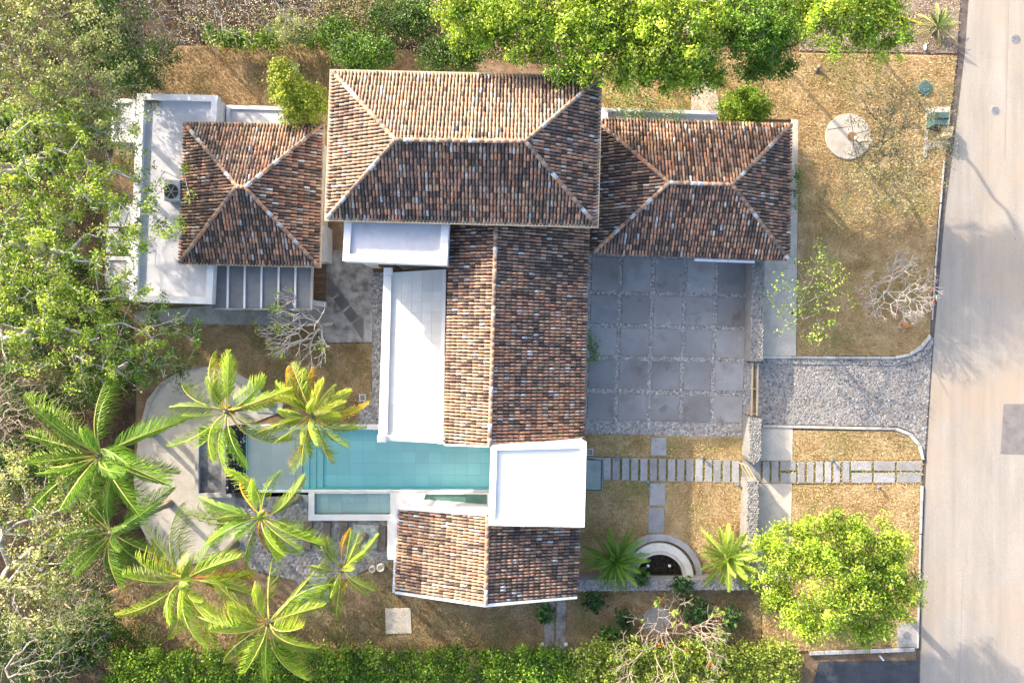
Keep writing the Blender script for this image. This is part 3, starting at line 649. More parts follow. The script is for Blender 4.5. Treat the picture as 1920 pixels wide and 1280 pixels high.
# southern gabled annex
az, ar = 3.4, 5.0
aW1, aW2 = W(749, 954, az), W(742, 1107, az); aR1, aR2 = W(914, 966, ar), W(911, 1131, ar); aE1, aE2 = W(1087, 978, az), W(1081, 1116, az)
af = [[aW1, aW2, aR2, aR1], [aE2, aE1, aR1, aR2]]
aroof = roof_slab('roof', af, .16, villa)
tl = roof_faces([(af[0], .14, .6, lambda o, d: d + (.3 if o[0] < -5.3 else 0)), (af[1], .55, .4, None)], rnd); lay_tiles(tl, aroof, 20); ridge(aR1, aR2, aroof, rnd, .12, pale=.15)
for p_, q_, w_, h_ in ((aW2 + (0, -.08, -.03), aR2 + (0, -.08, 0), .14, .22), (aR2 + (0, -.08, .002), aE2 + (0, -.08, -.03), .14, .22), (aW1 + (0, .12, -.03), aR1 + (-.05, .12, 0), .26, .24)):
    MB().bar(p_, q_, w_, h_).build('verge_board', M['white'], villa)
gt = MB(); gt.bar(aW1 + (-.12, .1, -.06), aW2 + (-.12, -.1, -.06), .15, .13)
gt.build('gutter', M['bluegrey'], villa)
gk = MB()
for k in range(7):
    p = aW1 + (aW2 - aW1) * (k + .5) / 7; gk.bar(p + (-.22, 0, .02), p + (.12, 0, .06), .035, .03)
gk.build('gutter_bracket', M['bluegrey'], villa)
aw_ = [(aW1[0] + .45, aW1[1] - .1), (aE1[0] - .4, aE1[1] - .1), (aE2[0] - .4, aE2[1] + .35), (aW2[0] + .45, aW2[1] + .35)]
walls('wall', aw_, 0, 3.35, villa)
gb = MB()
for yy in (aW2[1] + .36, aW1[1] - .11): gb.add([(aw_[0][0], yy, 3.3), (aw_[1][0], yy, 3.3), (aR1[0], yy, ar - .17)], [[0, 1, 2]])
gb.build('gable_wall', M['white'], villa)
# glass entrance canopy on the street side of the tower
ca = WP([(1097, 858), (1131, 861), (1129, 921), (1096, 920)], 2.7)
cano = MB().prism([tuple(p[:2]) for p in ca], 2.66, 2.70).build('entrance_canopy', M['glass'], villa)
cb = MB()
for i in range(4): cb.bar(ca[i] + (0, 0, -.07), ca[(i + 1) % 4] + (0, 0, -.072), .05, .05 + .003 * i)
cb.build('canopy_frame', M['metal'], cano)
sheet('doorstep', [(1098, 862), (1127, 864), (1126, 918), (1096, 917)], -.02, .2, M['concrete'], bevel=.01)

# ------------------------------------------------------------------ garage
garage = thing('garage', W(1290, 360), 'single-storey garage with dark weathered hipped tile roof beside the paved courtyard', 'garage')
gz, gr = 3.2, 5.05
gNW, gNE, gSE, gSW = W(1112, 222, gz), W(1482, 235, gz), W(1478, 487, gz), W(1112, 474, gz); gR1, gR2 = W(1254, 343, gr), W(1372, 347, gr)
gf = hip_faces(gNW, gNE, gSE, gSW, gR1, gR2)
groof = roof_slab('roof', gf, .16, garage)
tl = roof_faces([(gf[0], .5, .45, None), (gf[1], .62, .55, None), (gf[2], .58, .2, None), (gf[3], .6, .15, None)], rnd); lay_tiles(tl, groof, 280)
for a, b in ((gNW, gR1), (gSW, gR1), (gNE, gR2), (gSE, gR2), (gR1, gR2)): ridge(a, b, groof, rnd)
gw = inset([tuple(p[:2]) for p in (gSW, gSE, gNE, gNW)], .5); walls('wall', gw, 0, gz - .15, garage)
lb = MB(); lb.bar(W(1302, 487, 3.0), W(1414, 491, 3.0), .14, .2); lb.build('gutter', M['bluegrey'], garage)
for k in range(2):
    cx = W(1180 + 150 * k, 480)[0]; MB().prism([(cx - 1.9, gw[0][1] - .05), (cx + 1.9, gw[0][1] - .05), (cx + 1.9, gw[0][1] + .3), (cx - 1.9, gw[0][1] + .3)], .05, 2.5).build('garage_door', M['wood'], garage)
bwall = thing('boundary_wall', W(1240, 214), 'low white rendered wall running behind the garage roof', 'wall')
q = WP([(1128, 204), (1346, 211), (1345, 226), (1128, 221)], 2.6)
MB().prism([tuple(p[:2]) for p in q], 0, 2.5).build('wall_body', M['bright'], bwall)
q2 = WP([(1128, 202), (1347, 209), (1346, 215), (1128, 208)], 2.68); MB().prism([tuple(p[:2]) for p in q2], 2.5, 2.68, bevel=.01).build('coping', M['bright'], bwall)
q3 = WP([(1128, 202), (1140, 202), (1140, 226), (1128, 225)], 2.9); MB().prism([tuple(p[:2]) for p in q3], 2.48, 2.9, bevel=.01).build('pier', M['bright'], bwall)

# ------------------------------------------------------------------ guest house
guest = thing('guest_house', W(430, 370), 'guest house with pyramid tile roof, white flat roof and slatted pergola at the wooded side', 'guest house')
pz, pr = 3.4, 5.3
pNW, pNE, pSE, pSW = W(347, 232, pz), W(604, 236, pz), W(597, 498, pz), W(338, 492, pz); pR1, pR2 = W(445, 350, pr), W(460, 352, pr)
pf = hip_faces(pNW, pNE, pSE, pSW, pR1, pR2)
proof = roof_slab('roof', pf, .16, guest)
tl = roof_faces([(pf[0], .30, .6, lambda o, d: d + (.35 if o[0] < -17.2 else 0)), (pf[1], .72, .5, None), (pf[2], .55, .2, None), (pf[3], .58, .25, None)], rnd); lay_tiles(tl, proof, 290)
for a, b in ((pNW, pR1), (pSW, pR1), (pNE, pR2), (pSE, pR2), (pR1, pR2)): ridge(a, b, proof, rnd)
gutter(proof, [pNW + (0, .06, 0), pNE + (.09, .06, 0), pSE + (.09, -.06, 0), pSW + (0, -.06, 0)], 'cream', .12, .1, close=False)
walls('wall', inset([tuple(p[:2]) for p in (pSW, pSE, pNE, pNW)], .45), 0, pz - .14, guest)
fz = 3.1
fo = WP([(257, 175), (408, 179), (402, 300), (402, 470), (397, 570), (242, 565)], fz); fi = WP([(270, 187), (396, 190), (390, 300), (390, 470), (385, 557), (256, 552)], fz)
ring = MB()
for i in (0, 1, 3, 4, 5):
    j = (i + 1) % 6; ring.prism([fo[i], fo[j], fi[j], fi[i]], 2.6, fz)
ring.build('parapet', M['white'], guest)
MB().prism([tuple(p[:2]) for p in fi], 2.6, fz - .22).build('flat_roof', M['shaded_membrane'], guest)
walls('wall', inset([tuple(p[:2]) for p in (fo[5], fo[4], fo[1], fo[0])], .08), 0, 2.62, guest, 'bright')
for q, z in (([(211, 185), (254, 186), (252, 267), (208, 266)], 2.3), ([(424, 197), (540, 200), (540, 245), (424, 244)], 1.9), ([(204, 380), (248, 382), (246, 425), (202, 424)], 1.2), ([(201, 428), (246, 429), (244, 475), (199, 474)], 1.1), ([(198, 480), (244, 481), (242, 558), (196, 557)], 1.6)):
    o_ = WP(q, z); i_ = inset([tuple(p[:2]) for p in o_][::-1], .22)[::-1]
    led = MB().prism([tuple(p[:2]) for p in o_], 0, z - .1).build('side_block', M['shaded_membrane'], guest)
    MB().frame([o_[0], o_[3], o_[2], o_[1]], [i_[0], i_[3], i_[2], i_[1]], z - .1, z).build('rim', M['white'], led)
# glazed pergola
gx = [399, 428, 459.5, 491, 523, 554.5, 585]
for k in range(6):
    q = WP([(gx[k] + 1, 485), (gx[k + 1] - 1, 485), (gx[k + 1] - 2, 578), (gx[k], 577)], 2.6)
    MB().prism([tuple(p[:2]) for p in q], 2.56, 2.6).build('pergola_panel', M['panel'], guest)
for k in range(1, 6):
    a = W(gx[k], 488, 2.68); b = W(gx[k] - 1, 578, 2.68); MB().bar(a, b, .10, .12).build('pergola_beam', M['white'], guest)
fr = MB(); fr.bar(W(586, 486, 2.64), W(584, 579, 2.64), .12, .16); fr.bar(W(397, 579, 2.64), W(585, 580, 2.64), .08, .14); fr.build('pergola_frame', M['aged'], guest)
for px_ in (400, 583):
    p = W(px_, 576, 2.5); MB().prism([(p[0] - .08, p[1] - .08), (p[0] + .08, p[1] - .08), (p[0] + .08, p[1] + .08), (p[0] - .08, p[1] + .08)], 0, 2.56).build('post', M['aged'], guest)
# timber deck beside it
deck = thing('timber_deck', W(598, 530), 'small brown timber deck between the pergola and the gravel bed', 'deck')
for k in range(11):
    MB().prism(WP([(586, 496 + 6 * k), (611, 496 + 6 * k), (611, 501.2 + 6 * k), (586, 501.2 + 6 * k)], .2), .05, .2 + rng.uniform(-.006, .006)).build('plank', M['wood'], deck)
wb = thing('planter_block', W(597, 569), 'small white block at the foot of the timber deck', 'planter')
MB().prism(WP([(586, 562), (609, 566), (608, 576), (586, 573)], .5), 0, .5, bevel=.03).build('block', M['white'], wb)
wb2 = thing('side_wall', W(606, 440), 'narrow grey ledge wall between guest house and villa', 'wall')
MB().prism(WP([(604, 420), (612, 424), (612, 490), (603, 490)], 1.4), 0, 1.4).build('wall_body', M['shaded_membrane'], wb2)
# air conditioner on the flat roof
ac = thing('air_conditioner', W(326, 360, 2.9), 'grey air conditioner with round black fan on the white flat roof', 'air conditioner')
p0 = WP([(308, 336), (338, 337), (337, 377), (307, 376)], 3.55)
MB().prism([tuple(p[:2]) for p in p0], 2.9, 3.55, bevel=.03).build('casing', M['metal'], ac)
cc = W(321, 359, 3.56); r_ = .42
fan = MB().prism([(cc[0] + r_ * math.cos(t * .3491), cc[1] + r_ * math.sin(t * .3491)) for t in range(18)], 3.5, 3.565).build('fan_opening', M['dark'], ac)
fg = MB()
for t in range(6): fg.bar((cc[0], cc[1], 3.58), (cc[0] + .4 * math.cos(t * 1.047), cc[1] + .4 * math.sin(t * 1.047), 3.58), .05, .015)
fg.build('fan_blades', M['iron'], fan)

# ------------------------------------------------------------------ swimming pool
pool = thing('swimming_pool', W(700, 860), 'long turquoise tiled swimming pool with steps and shallow white shelf', 'swimming pool')
def rect(x0, y0, x1, y1): return WP([(x0, y0), (x1, y0), (x1, y1), (x0, y1)])
fl = MB().prism(rect(600, 805, 926, 917), -1.6, -.77).build('pool_floor', M['pool_joint'], pool)
tile_grid(fl, rect(601, 806, 925, 916), -.75, 13, 5, .018, .03, M['pool_tile'])
for k, x in enumerate((553, 565, 577, 589)):
    MB().prism(rect(x, 805.2, x + 12, 916.8), -1.6, -.17 - .12 * k).build('step', M['pool_shelf'] if k == 0 else M['pool_tile'], pool)
sh = MB().prism(rect(463, 805.2, 553, 916.8), -1.6, -.10).build('shelf', M['pool_shelf'], pool)
tile_grid(sh, rect(464, 806, 552.5, 916), -.08, 4, 5, .012, .03, M['pool_shelf'])
sw = MB()
for q in (rect(463, 803, 926, 805), rect(463, 917, 926, 919), rect(926.1, 803, 929, 919), rect(461, 803, 462.9, 919)): sw.prism(q, -1.6, .1)
sw.build('pool_wall', M['pool_tile'], pool)
cp = MB()
for k, q in enumerate((rect(462, 795, 735, 804.6), rect(735, 797, 930, 804.6), rect(462, 917.4, 592, 922), rect(592, 917.4, 735, 922), rect(735, 917.4, 930, 922))): cp.prism(q, .0, .16, bevel=.015)
cp.build('coping', M['bright'], pool)
MB().add(rect(462.5, 804.8, 926, 917.2), [[0, 3, 2, 1]]).build('water', M['water'], pool)
for o in (bpy.data.objects['water'],): o.location.z += .04
# spa basin
spa = thing('spa_basin', W(662, 943), 'small pale green spa basin with white rim beside the swimming pool', 'spa')
sf = MB().prism(rect(588, 922, 736, 965), -.8, -.28).build('basin_floor', M['pool_joint'], spa)
tile_grid(sf, rect(591, 924, 734, 963), -.25, 6, 2, .01, .03, M['spa_tile'])
so = rect(580, 922.3, 744, 974); si = rect(591, 923.5, 733, 963)
MB().frame([so[0], so[3], so[2], so[1]], [si[0], si[3], si[2], si[1]], -.8, .2).build('rim', M['bright'], spa)
w2 = MB().add(rect(590, 923, 734, 963.5), [[0, 3, 2, 1]]).build('water', M['water'], spa); w2.location.z += .1
for k in range(3):
    c = W(616 + 37 * k, 937, -.45); MB().prism([(c[0] + .09 * math.cos(t * .785), c[1] + .09 * math.sin(t * .785)) for t in range(8)], -.26, -.22).build('jet', M['pool_tile'], spa)
# cascade wall and stone basin at the pool head
casc = thing('cascade_wall', W(449, 857), 'black stone cascade wall with pale speckled rows at the pool head', 'wall')
cw = MB()
for k in range(6): cw.prism(rect(436 + 4.4 * k, 795, 440.4 + 4.4 * k, 919), 0, 1.0 - .14 * k)
cw.build('stepped_wall', M['dark'], casc)
for k in range(6):
    stones('pale_stones', rect(436.5 + 4.4 * k, 797, 439.6 + 4.4 * k, 917), 1.0 - .14 * k, .13, M['stone'], casc, [(.5, .51, .53), (.36, .37, .39), (.07, .07, .08), (.05, .05, .05), (.04, .04, .05)], rng, .03)
bas = thing('stone_basin', W(400, 865), 'rectangular grey stone basin with mottled dark bed beside the cascade', 'basin')
so = WP([(366, 795), (436, 797), (434, 932), (365, 932)], .55); si = WP([(373, 802), (416, 803), (415, 925), (372, 925)], .55)
MB().frame([so[0], so[3], so[2], so[1]], [si[0], si[3], si[2], si[1]], 0, .55).build('rim', M['aged'], bas)
MB().prism([tuple(p[:2]) for p in si], 0, .3).build('bed', surface('basin_bed', [(.32, (.05, .05, .055)), (.5, (.15, .15, .16)), (.68, (.36, .36, .38))], 1.3, (20, .3), .7, .3, 20, .02), bas)
# white pool deck with a glazed light well
pdk = thing('pool_deck', W(830, 950), 'white rendered pool deck with narrow green glazed light well beside the tower', 'deck')
MB().prism(rect(744.2, 922.2, 924, 975), -.02, .3, bevel=.012).build('deck_slab', M['bright'], pdk)
MB().prism(rect(728, 974.2, 752, 1046), -.02, .3, bevel=.012).build('deck_strip', M['bright'], pdk)
so = WP([(792, 923.5), (918, 923.5), (918, 950), (782, 950)], .45); si = WP([(798, 926.5), (913, 926.5), (913, 945), (791, 945)], .45)
MB().frame([so[0], so[3], so[2], so[1]], [si[0], si[3], si[2], si[1]], .3, .45).build('light_well_frame', M['bright'], pdk)
MB().prism([tuple(p[:2]) for p in si], .25, .36).build('light_well_bed', surface('well', [(.3, (.06, .14, .12)), (.6, (.1, .2, .175))], 2, None, .4, 0), pdk)

# ------------------------------------------------------------------ stone walls, gates, fountain
def stone_wall(px, z, label):
    w = thing('stone_wall', W(px[0][0], px[0][1]), label, 'wall', 'pebble-topped boundary walls')
    q = WP(px, z); MB().prism([tuple(p[:2]) for p in q], 0, z, bevel=.02).build('wall_body', surface_wall, w)
    stones('wall_stones', q, z - .01, .15, M['stone'], w, WALLP, rng, .04)
    return w
surface_wall = surface('wall_render', [(.3, (.19, .185, .18)), (.6, (.25, .245, .235))], 2, (25, .35), .9, .5, 25, .03)
stone_wall([(1411, 486), (1434, 488), (1431, 677), (1408, 677)], 1.3, 'long pebble-topped stone wall between garage corner and driveway gate')
stone_wall([(1405, 783), (1428, 785), (1427, 858), (1422, 866), (1414, 869), (1407, 865), (1404, 858)], 1.3, 'short round-ended stone wall between the driveway gate and walkway gate')
stone_wall([(1402, 900), (1423, 902), (1420, 1084), (1399, 1084)], 1.3, 'pale stone wall running from the walkway gate to the light green tree')
stone_wall([(1082, 1086), (1405, 1085), (1405, 1105), (1082, 1108)], 1.1, 'horizontal grey stone wall behind the half-round fountain')
sg = thing('sliding_gate', W(1415, 730), 'cream metal driveway gate made of two long parallel rails', 'gate')
zt = .8
for x in (1411, 1421):
    a, b = W(x, 680, zt), W(x - 2, 779, zt); MB().bar(a, b, .09, .09).build('top_rail', M['cream'], sg)
    for k in range(3):
        p = W(x - k, 682 + 47.5 * k, zt); MB().prism([(p[0] - .03, p[1] - .03), (p[0] + .03, p[1] - .03), (p[0] + .03, p[1] + .03), (p[0] - .03, p[1] + .03)], .03, zt - .05).build('post', M['cream'], sg)
for k in range(3):
    y = 683 + 46 * k; MB().bar(W(1410.5 - .8 * k, y, zt - .08), W(1420.5 - .8 * k, y, zt - .08), .06, .06).build('cross_bar', M['cream'], sg)
pg = thing('walkway_gate', W(1405, 884), 'small cream pedestrian gate standing ajar across the paver walkway', 'gate')
for a, b in (((1394, 870), (1412, 900)), ((1400, 872), (1419, 902))):
    MB().bar(W(*a, .9), W(*b, .9), .09, .09).build('top_rail', M['cream'], pg)
    A = W(*a, .9); B = W(*b, .9)
    MB().bar(A * (1, 1, 0) + (0, 0, .15), B * (1, 1, 0) + (0, 0, .15), .06, .08).build('bottom_rail', M['cream'], pg)
    for k in (.05, .95):
        p = A + (B - A) * k; MB().prism([(p[0] - .025, p[1] - .025), (p[0] + .025, p[1] - .025), (p[0] + .025, p[1] + .025), (p[0] - .025, p[1] + .025)], .1, .87).build('post', M['cream'], pg)

ft = thing('fountain_pond', W(1237, 1083), 'half-round stone pond with cream rim and stepped outer ring', 'fountain')
def half_ring(r0, r1, a0=0, a1=180, n=28, cx=1237, cy=1083): return arc(cx, cy, r1, a0, a1, n) + arc(cx, cy, r0, a0, a1, n)[::-1]
MB().prism(WP(half_ring(44, 49), .62), 0, .62).build('inner_lip', M['concrete'], ft)
MB().prism(WP(half_ring(49.3, 64), .58), 0, .58, bevel=.03).build('rim', surface('cream_stone', [(.3, (.44, .42, .37)), (.6, (.56, .54, .49))], 2, (30, .15), .85, .2, 30, .01, extra=[(1, .6, .8, (.33, .31, .28))]), ft)
MB().prism(WP(half_ring(64, 69), .16), 0, .16).build('planting_gap', M['ground'], ft)
MB().prism(WP(half_ring(69, 81), .38), 0, .38, bevel=.03).build('outer_ring', M['aged'], ft)
pb = MB().prism(WP(arc(1237, 1083, 44, 0, 180, 24), .1), 0, .1).build('pond_bed', surface('pond_bed', [(.3, (.035, .028, .02)), (.5, (.075, .055, .035)), (.7, (.09, .085, .08))], 1.4, (12, .4), .9, .3, 12, .02), ft)
MB().add(WP(arc(1237, 1083, 44, 0, 180, 24), .4), [list(range(25))]).build('water', M['dark_water'], ft)
def lathe(mb, c, prof, n=14):
    vs = []; fs = []
    for (r, z) in prof: vs += [(c[0] + r * math.cos(2 * math.pi * i / n), c[1] + r * math.sin(2 * math.pi * i / n), c[2] + z) for i in range(n)]
    for j in range(len(prof) - 1): fs += [[j * n + i, j * n + (i + 1) % n, (j + 1) * n + (i + 1) % n, (j + 1) * n + i] for i in range(n)]
    fs.append(list(range(n))[::-1]); fs.append(list(range((len(prof) - 1) * n, len(prof) * n))); return mb.add(vs, fs)
for x, y in ((1213, 1057), (1253, 1057)):
    lathe(MB(), W(x, y, .1), [(.03, 0), (.03, .28), (.09, .3), (.1, .35), (.07, .4), (.02, .42)]).build('spout', M['bright'], ft, smooth=True)
# bollard lights by the walkway
for n_, (x, y) in enumerate(((1156, 856), (1317, 857), (1215, 904), (1384, 909), (1560, 863), (1647, 913))):
    places = ('path light nearest the villa on the upper walkway edge', 'path light midway along the upper walkway edge', 'path light where the garden path meets the walkway', 'path light beside the pale stone wall and walkway gate', 'path light outside the gate on the upper walkway edge', 'path light outside the gate on the lower walkway edge')
    t = thing('path_light', W(x, y, .08), 'dark round ' + places[n_], 'lamp', 'path lights by the walkway')
    lathe(MB(), W(x, y, .05), [(.05, 0), (.05, .32)], 10).build('post', M['iron'], t); lathe(MB(), W(x, y, .37), [(.1, 0), (.12, .03), (.1, .08), (.03, .11)], 12).build('cap', surface('cap', [(.3, (.1, .12, .16)), (.6, (.16, .19, .24))], 3, None, .5, 0), t, smooth=True)

# ------------------------------------------------------------------ small things of street and garden
def manhole(px, py, r, z, label):
    t = thing('manhole_cover', W(px, py, z), label, 'manhole cover', 'manhole covers'); c = W(px, py, z)
    lathe(MB(), c, [(r * 1.1, -.01), (r * 1.1, .012), (r * .96, .014), (r * .96, .006)], 26).build('rim', M['aged'], t)
    lathe(MB(), c, [(r * .94, -.01), (r * .94, .016)], 26).build('lid', M['iron'], t)
    rb = MB()
    for k in range(5):
        y = (-.6 + .3 * k) * r; w = math.sqrt(max(.01, (r * .85) ** 2 - y * y)); rb.bar(c + (-w, y, .02), c + (w, y, .02), .03, .012)
    rb.build('ribs', M['iron'], t)
manhole(1904, 73, .29, .012, 'round iron manhole cover near the top edge of the road')
manhole(1866, 207, .27, .012, 'round iron manhole cover on the road level with the tree ring')
sheet('manhole_apron', [(1683, 1168), (1721, 1166), (1719, 1212), (1682, 1213)], 0, .12, M['kerb'])
manhole(1700, 1190, .26, .12, 'round iron manhole cover in the white concrete square at the kerb')
tr = thing('tree_ring', W(1593, 256), 'round grey concrete ring slab around the sparse front tree', 'tree ring')
MB().prism(WP(arc(1591, 256, 43, 0, 360, 35)[:-1], .16), 0, .16, bevel=.02).build('ring_slab', M['sandpave'], tr)
MB().prism(WP(arc(1598, 256, 9, 0, 360, 14)[:-1], .17), .1, .168).build('soil', M['ground'], tr)
for q in ([(1593, 214), (1594.2, 214), (1600, 246), (1598.8, 246)], [(1550, 243), (1590, 237), (1590, 238.2), (1550, 244.2)], [(1604, 250), (1632, 243), (1632, 244.2), (1604, 251.2)], [(1600, 265), (1608, 296), (1606.8, 296.4), (1598.8, 265.6)]):
    MB().prism(WP(q, .17), .1, .1655).build('joint', M['gutter'], tr)
oc = thing('valve_cover', W(1735, 165), 'teal octagonal utility cover set in the front lawn', 'utility cover')
MB().prism(WP(arc(1735, 165, 14, 22.5, 382.5, 8)[:-1], .2), 0, .2, bevel=.03).build('lid', M['teal'], oc); MB().prism(WP(arc(1735, 165, 8, 22.5, 382.5, 8)[:-1], .23), .2, .23).build('hatch', M['teal'], oc)
tb = thing('transformer_box', W(1762, 222), 'teal transformer box on a pale concrete pad by the road', 'utility box')
MB().prism(WP([(1735, 202), (1782, 200), (1780, 238), (1738, 236)], .14), 0, .14, bevel=.01).build('pad', M['concrete'], tb)
MB().prism(WP([(1752, 210), (1781, 210), (1779, 234), (1751, 234)], .9), .14, .9, bevel=.03).build('cabinet', M['teal'], tb)
MB().bar(W(1752, 222, .92), W(1780, 222, .92), .04, .03).build('lid_seam', M['dark'], tb)
mb_ = thing('meter_box', W(1778, 245), 'small cream meter box beside the teal transformer', 'utility box')
MB().prism(WP([(1770, 236), (1788, 237), (1786, 257), (1768, 256)], .7), 0, .7, bevel=.03).build('box', M['cream'], mb_); MB().prism(WP([(1769, 237), (1788.6, 238), (1787, 246), (1768, 245)], .74), .69, .74).build('lid', M['cream'], mb_)
dp = thing('drain_slab', W(1740, 268), 'narrow grey concrete drain slab beside the road in the front lawn', 'slab')
MB().prism(WP([(1732, 266), (1778, 262), (1776, 276), (1732, 282)], .12), 0, .12, bevel=.01).build('slab', M['aged'], dp); MB().prism(WP([(1735, 240), (1741, 240), (1738, 296), (1732, 296)], .125), 0, .125).build('slab', M['kerb'], dp)
pd = thing('concrete_pad', W(747, 1164), 'square pale concrete pad in the south lawn', 'pad'); MB().prism(WP([(722, 1140), (770, 1140), (772, 1187), (723, 1188)], .13), 0, .13, bevel=.015).build('pad_slab', M['concrete'], pd)
pd2 = thing('concrete_block', W(547, 140), 'small grey concrete block in the back lawn beside the yellow-green shrub', 'pad'); MB().prism(WP([(540, 117), (560, 117), (559, 140), (540, 136)], .3), 0, .3, bevel=.02).build('pad_slab', M['aged'], pd2)
dch = thing('drain_channel', W(1040, 1175), 'two gravel concrete strips parted by a dark slot across the south lawn', 'drain')
for a, b in ((1019, 1038), (1041, 1060)): MB().prism(WP([(a + 4, 1120), (b + 2, 1120), (b, 1222), (a, 1222)], .12), 0, .12, bevel=.01).build('strip', M['gravel'], dch)
for n_, (x, y) in enumerate(((1017, 1204), (1061, 1204))):
    t = thing('spotlight', W(x, y, .08), 'small white garden spotlight %s the gravel drain strips' % ('at the villa-lawn side of' if n_ == 0 else 'at the frangipani side of'), 'lamp', 'garden spotlights')
    lathe(MB(), W(x, y, .05), [(.04, 0), (.04, .15), (.1, .17), (.12, .27), (.05, .3)], 10).build('housing', M['bright'], t, smooth=True)
gd = thing('drain_cover', W(680, 745), 'square drain grate with white frame beside the patio lawn', 'drain')
o_ = rect(674, 738, 687, 752); i_ = rect(676.5, 740.5, 684.5, 749.5); MB().frame([o_[0], o_[3], o_[2], o_[1]], [i_[0], i_[3], i_[2], i_[1]], 0, .16).build('frame', M['kerb'], gd); MB().prism(i_, 0, .12).build('grate', M['iron'], gd)
gd = thing('drain_cover', W(1105, 846), 'square drain grate with white frame at the foot of the white tower', 'drain')
o_ = rect(1099, 840, 1112, 853); i_ = rect(1101, 842, 1110, 851); MB().frame([o_[0], o_[3], o_[2], o_[1]], [i_[0], i_[3], i_[2], i_[1]], 0, .16).build('frame', M['kerb'], gd); MB().prism(i_, 0, .12).build('grate', M['iron'], gd)
# timber sleepers in the pool yard
for n_, (q, lab) in enumerate((([(569, 979), (586, 979), (582, 1030), (567, 1030)], 'dark timber sleeper laid in the pool yard, farthest from the annex'), ([(606, 979), (620, 980), (617, 1022), (603, 1020)], 'pale-ended timber sleeper in front of the round boulder'), ([(637, 978), (652, 979), (650, 1020), (636, 1018)], 'dark timber sleeper between boulder and small palm bed'), ([(710, 986), (724, 987), (722, 1032), (707, 1031)], 'timber sleeper laid beside the white pool deck strip'))):
    t = thing('timber_sleeper', W(q[0][0], q[0][1]), lab, 'sleeper', 'timber sleepers in the pool yard'); MB().prism(WP(q, .22), 0, .22, bevel=.02).build('beam', M['oldwood'], t)
def blob(name, c, r, mat, parent, seed, sq=.7):
    rr = np.random.default_rng(seed); n, m = 12, 7; V = []; F = []
    for j in range(m + 1):
        th = math.pi * j / m
        for i in range(n):
            k = 1 + .12 * math.sin(i * 1.7 + j * 2.1 + seed) + rr.uniform(-.05, .05)
            V.append((c[0] + r[0] * k * math.sin(th) * math.cos(2 * math.pi * i / n), c[1] + r[1] * k * math.sin(th) * math.sin(2 * math.pi * i / n), c[2] + r[2] * math.cos(th)))
    for j in range(m): F += [[j * n + i, (j + 1) * n + i, (j + 1) * n + (i + 1) % n, j * n + (i + 1) % n] for i in range(n)]
    return mesh_np(name, np.array(V), F, mat, parent, smooth=True)
bl = thing('boulder', W(607, 1025), 'rounded pale boulder at the end of a timber sleeper', 'boulder'); blob('rock', W(607, 1027, .15), (.2, .3, .25), M['boulder'], bl, 3)
for n_, (x, y, r) in enumerate(((716, 1060, .23), (700, 1063, .19))):
    t = thing('garden_pot', W(x, y), ('larger' if n_ == 0 else 'smaller') + ' pale round garden pot beside the annex corner', 'pot', 'pots beside the annex')
    lathe(MB(), W(x, y, 0), [(r * .6, 0), (r, .22), (r * .95, .42), (r * 1.05, .45), (r * .8, .45), (r * .75, .3)], 16).build('pot_body', M['terracotta'], t, smooth=True)
yp = thing('yellow_pole', W(1705, 38), 'yellow pole lying in the straw behind the bright green trees', 'pole'); MB().tube([W(1680, 30, .15), W(1728, 45, .12)], .06, 8).build('pole_shaft', surface('yellow', [(.3, (.6, .36, .05)), (.6, (.7, .44, .08))], 3, None, .6, 0), yp)
sk = thing('litter_bag', W(1735, 89), 'small white bag lying at the edge of the front lawn', 'bag'); blob('bag', W(1735, 89, .12), (.08, .22, .1), M['bright'], sk, 5)
sk = thing('plastic_sheet', W(1651, 1233), 'small white scrap lying beside the dark neighbouring driveway', 'litter'); MB().prism(WP([(1648, 1229), (1651, 1228), (1659, 1237), (1656, 1239)], .12), .06, .12, bevel=.01).build('scrap', M['bright'], sk)
st = thing('tree_stump', W(1537, 125), 'small dark stump with pale top in the front lawn', 'stump'); MB().tube([W(1530, 132, .08), W(1536, 126, .3), W(1539, 124, .42)], [.2, .14, .1], 9).build('stump_wood', M['bark'], st)

# ------------------------------------------------------------------ vegetation
def leaf_cloud(cent, per, sig, size, pal, r, up=.8, flat=.6, clump_var=.22, lobe=.62):
    """small folded leaves around clump centres; returns verts, quads, colours"""
    cent = np.asarray(cent); nC = len(cent)
    cnt = np.maximum(3, (per * r.uniform(.5, 1.5, nC)).astype(int)); idx = np.repeat(np.arange(nC), cnt); n = len(idx)
    s = (sig * r.uniform(.7, 1.3, nC))[idx][:, None]
    off = r.normal(0, 1, (n, 3)) * s * np.array((1, 1, flat)); pos = cent[idx] + off
    nor = r.normal(0, 1, (n, 3)) * .75 + np.array((0, 0, up)) + off / (s + 1e-6) * .35; nor /= np.linalg.norm(nor, axis=1, keepdims=True)
    d = r.normal(0, 1, (n, 3)); d -= nor * (d * nor).sum(1, keepdims=True); d /= np.linalg.norm(d, axis=1, keepdims=True); w = np.cross(nor, d)
    L = (size * r.uniform(.6, 1.3, n))[:, None]; bend = nor * L * r.uniform(-.12, .22, (n, 1))
    V = np.stack([pos - d * L * .5, pos - w * L * lobe * .5 + bend, pos + d * L * .5, pos + w * L * lobe * .5 + bend], 1)
    pal = np.array(pal); ct = r.uniform(0, 1, nC)[idx]; t = np.clip(ct * .6 + r.uniform(-.1, .5, n), 0, .999) * (len(pal) - 1); k = t.astype(int); f = (t - k)[:, None]
    c = pal[k] * (1 - f) + pal[k + 1] * f; c = c * (1 + r.normal(0, clump_var, nC))[idx].clip(.5, 1.6)[:, None] * r.uniform(.8, 1.2, (n, 1))
    return V.reshape(-1, 3), np.arange(4 * n).reshape(-1, 4), np.repeat(c.clip(.01, .8), 4, axis=0)
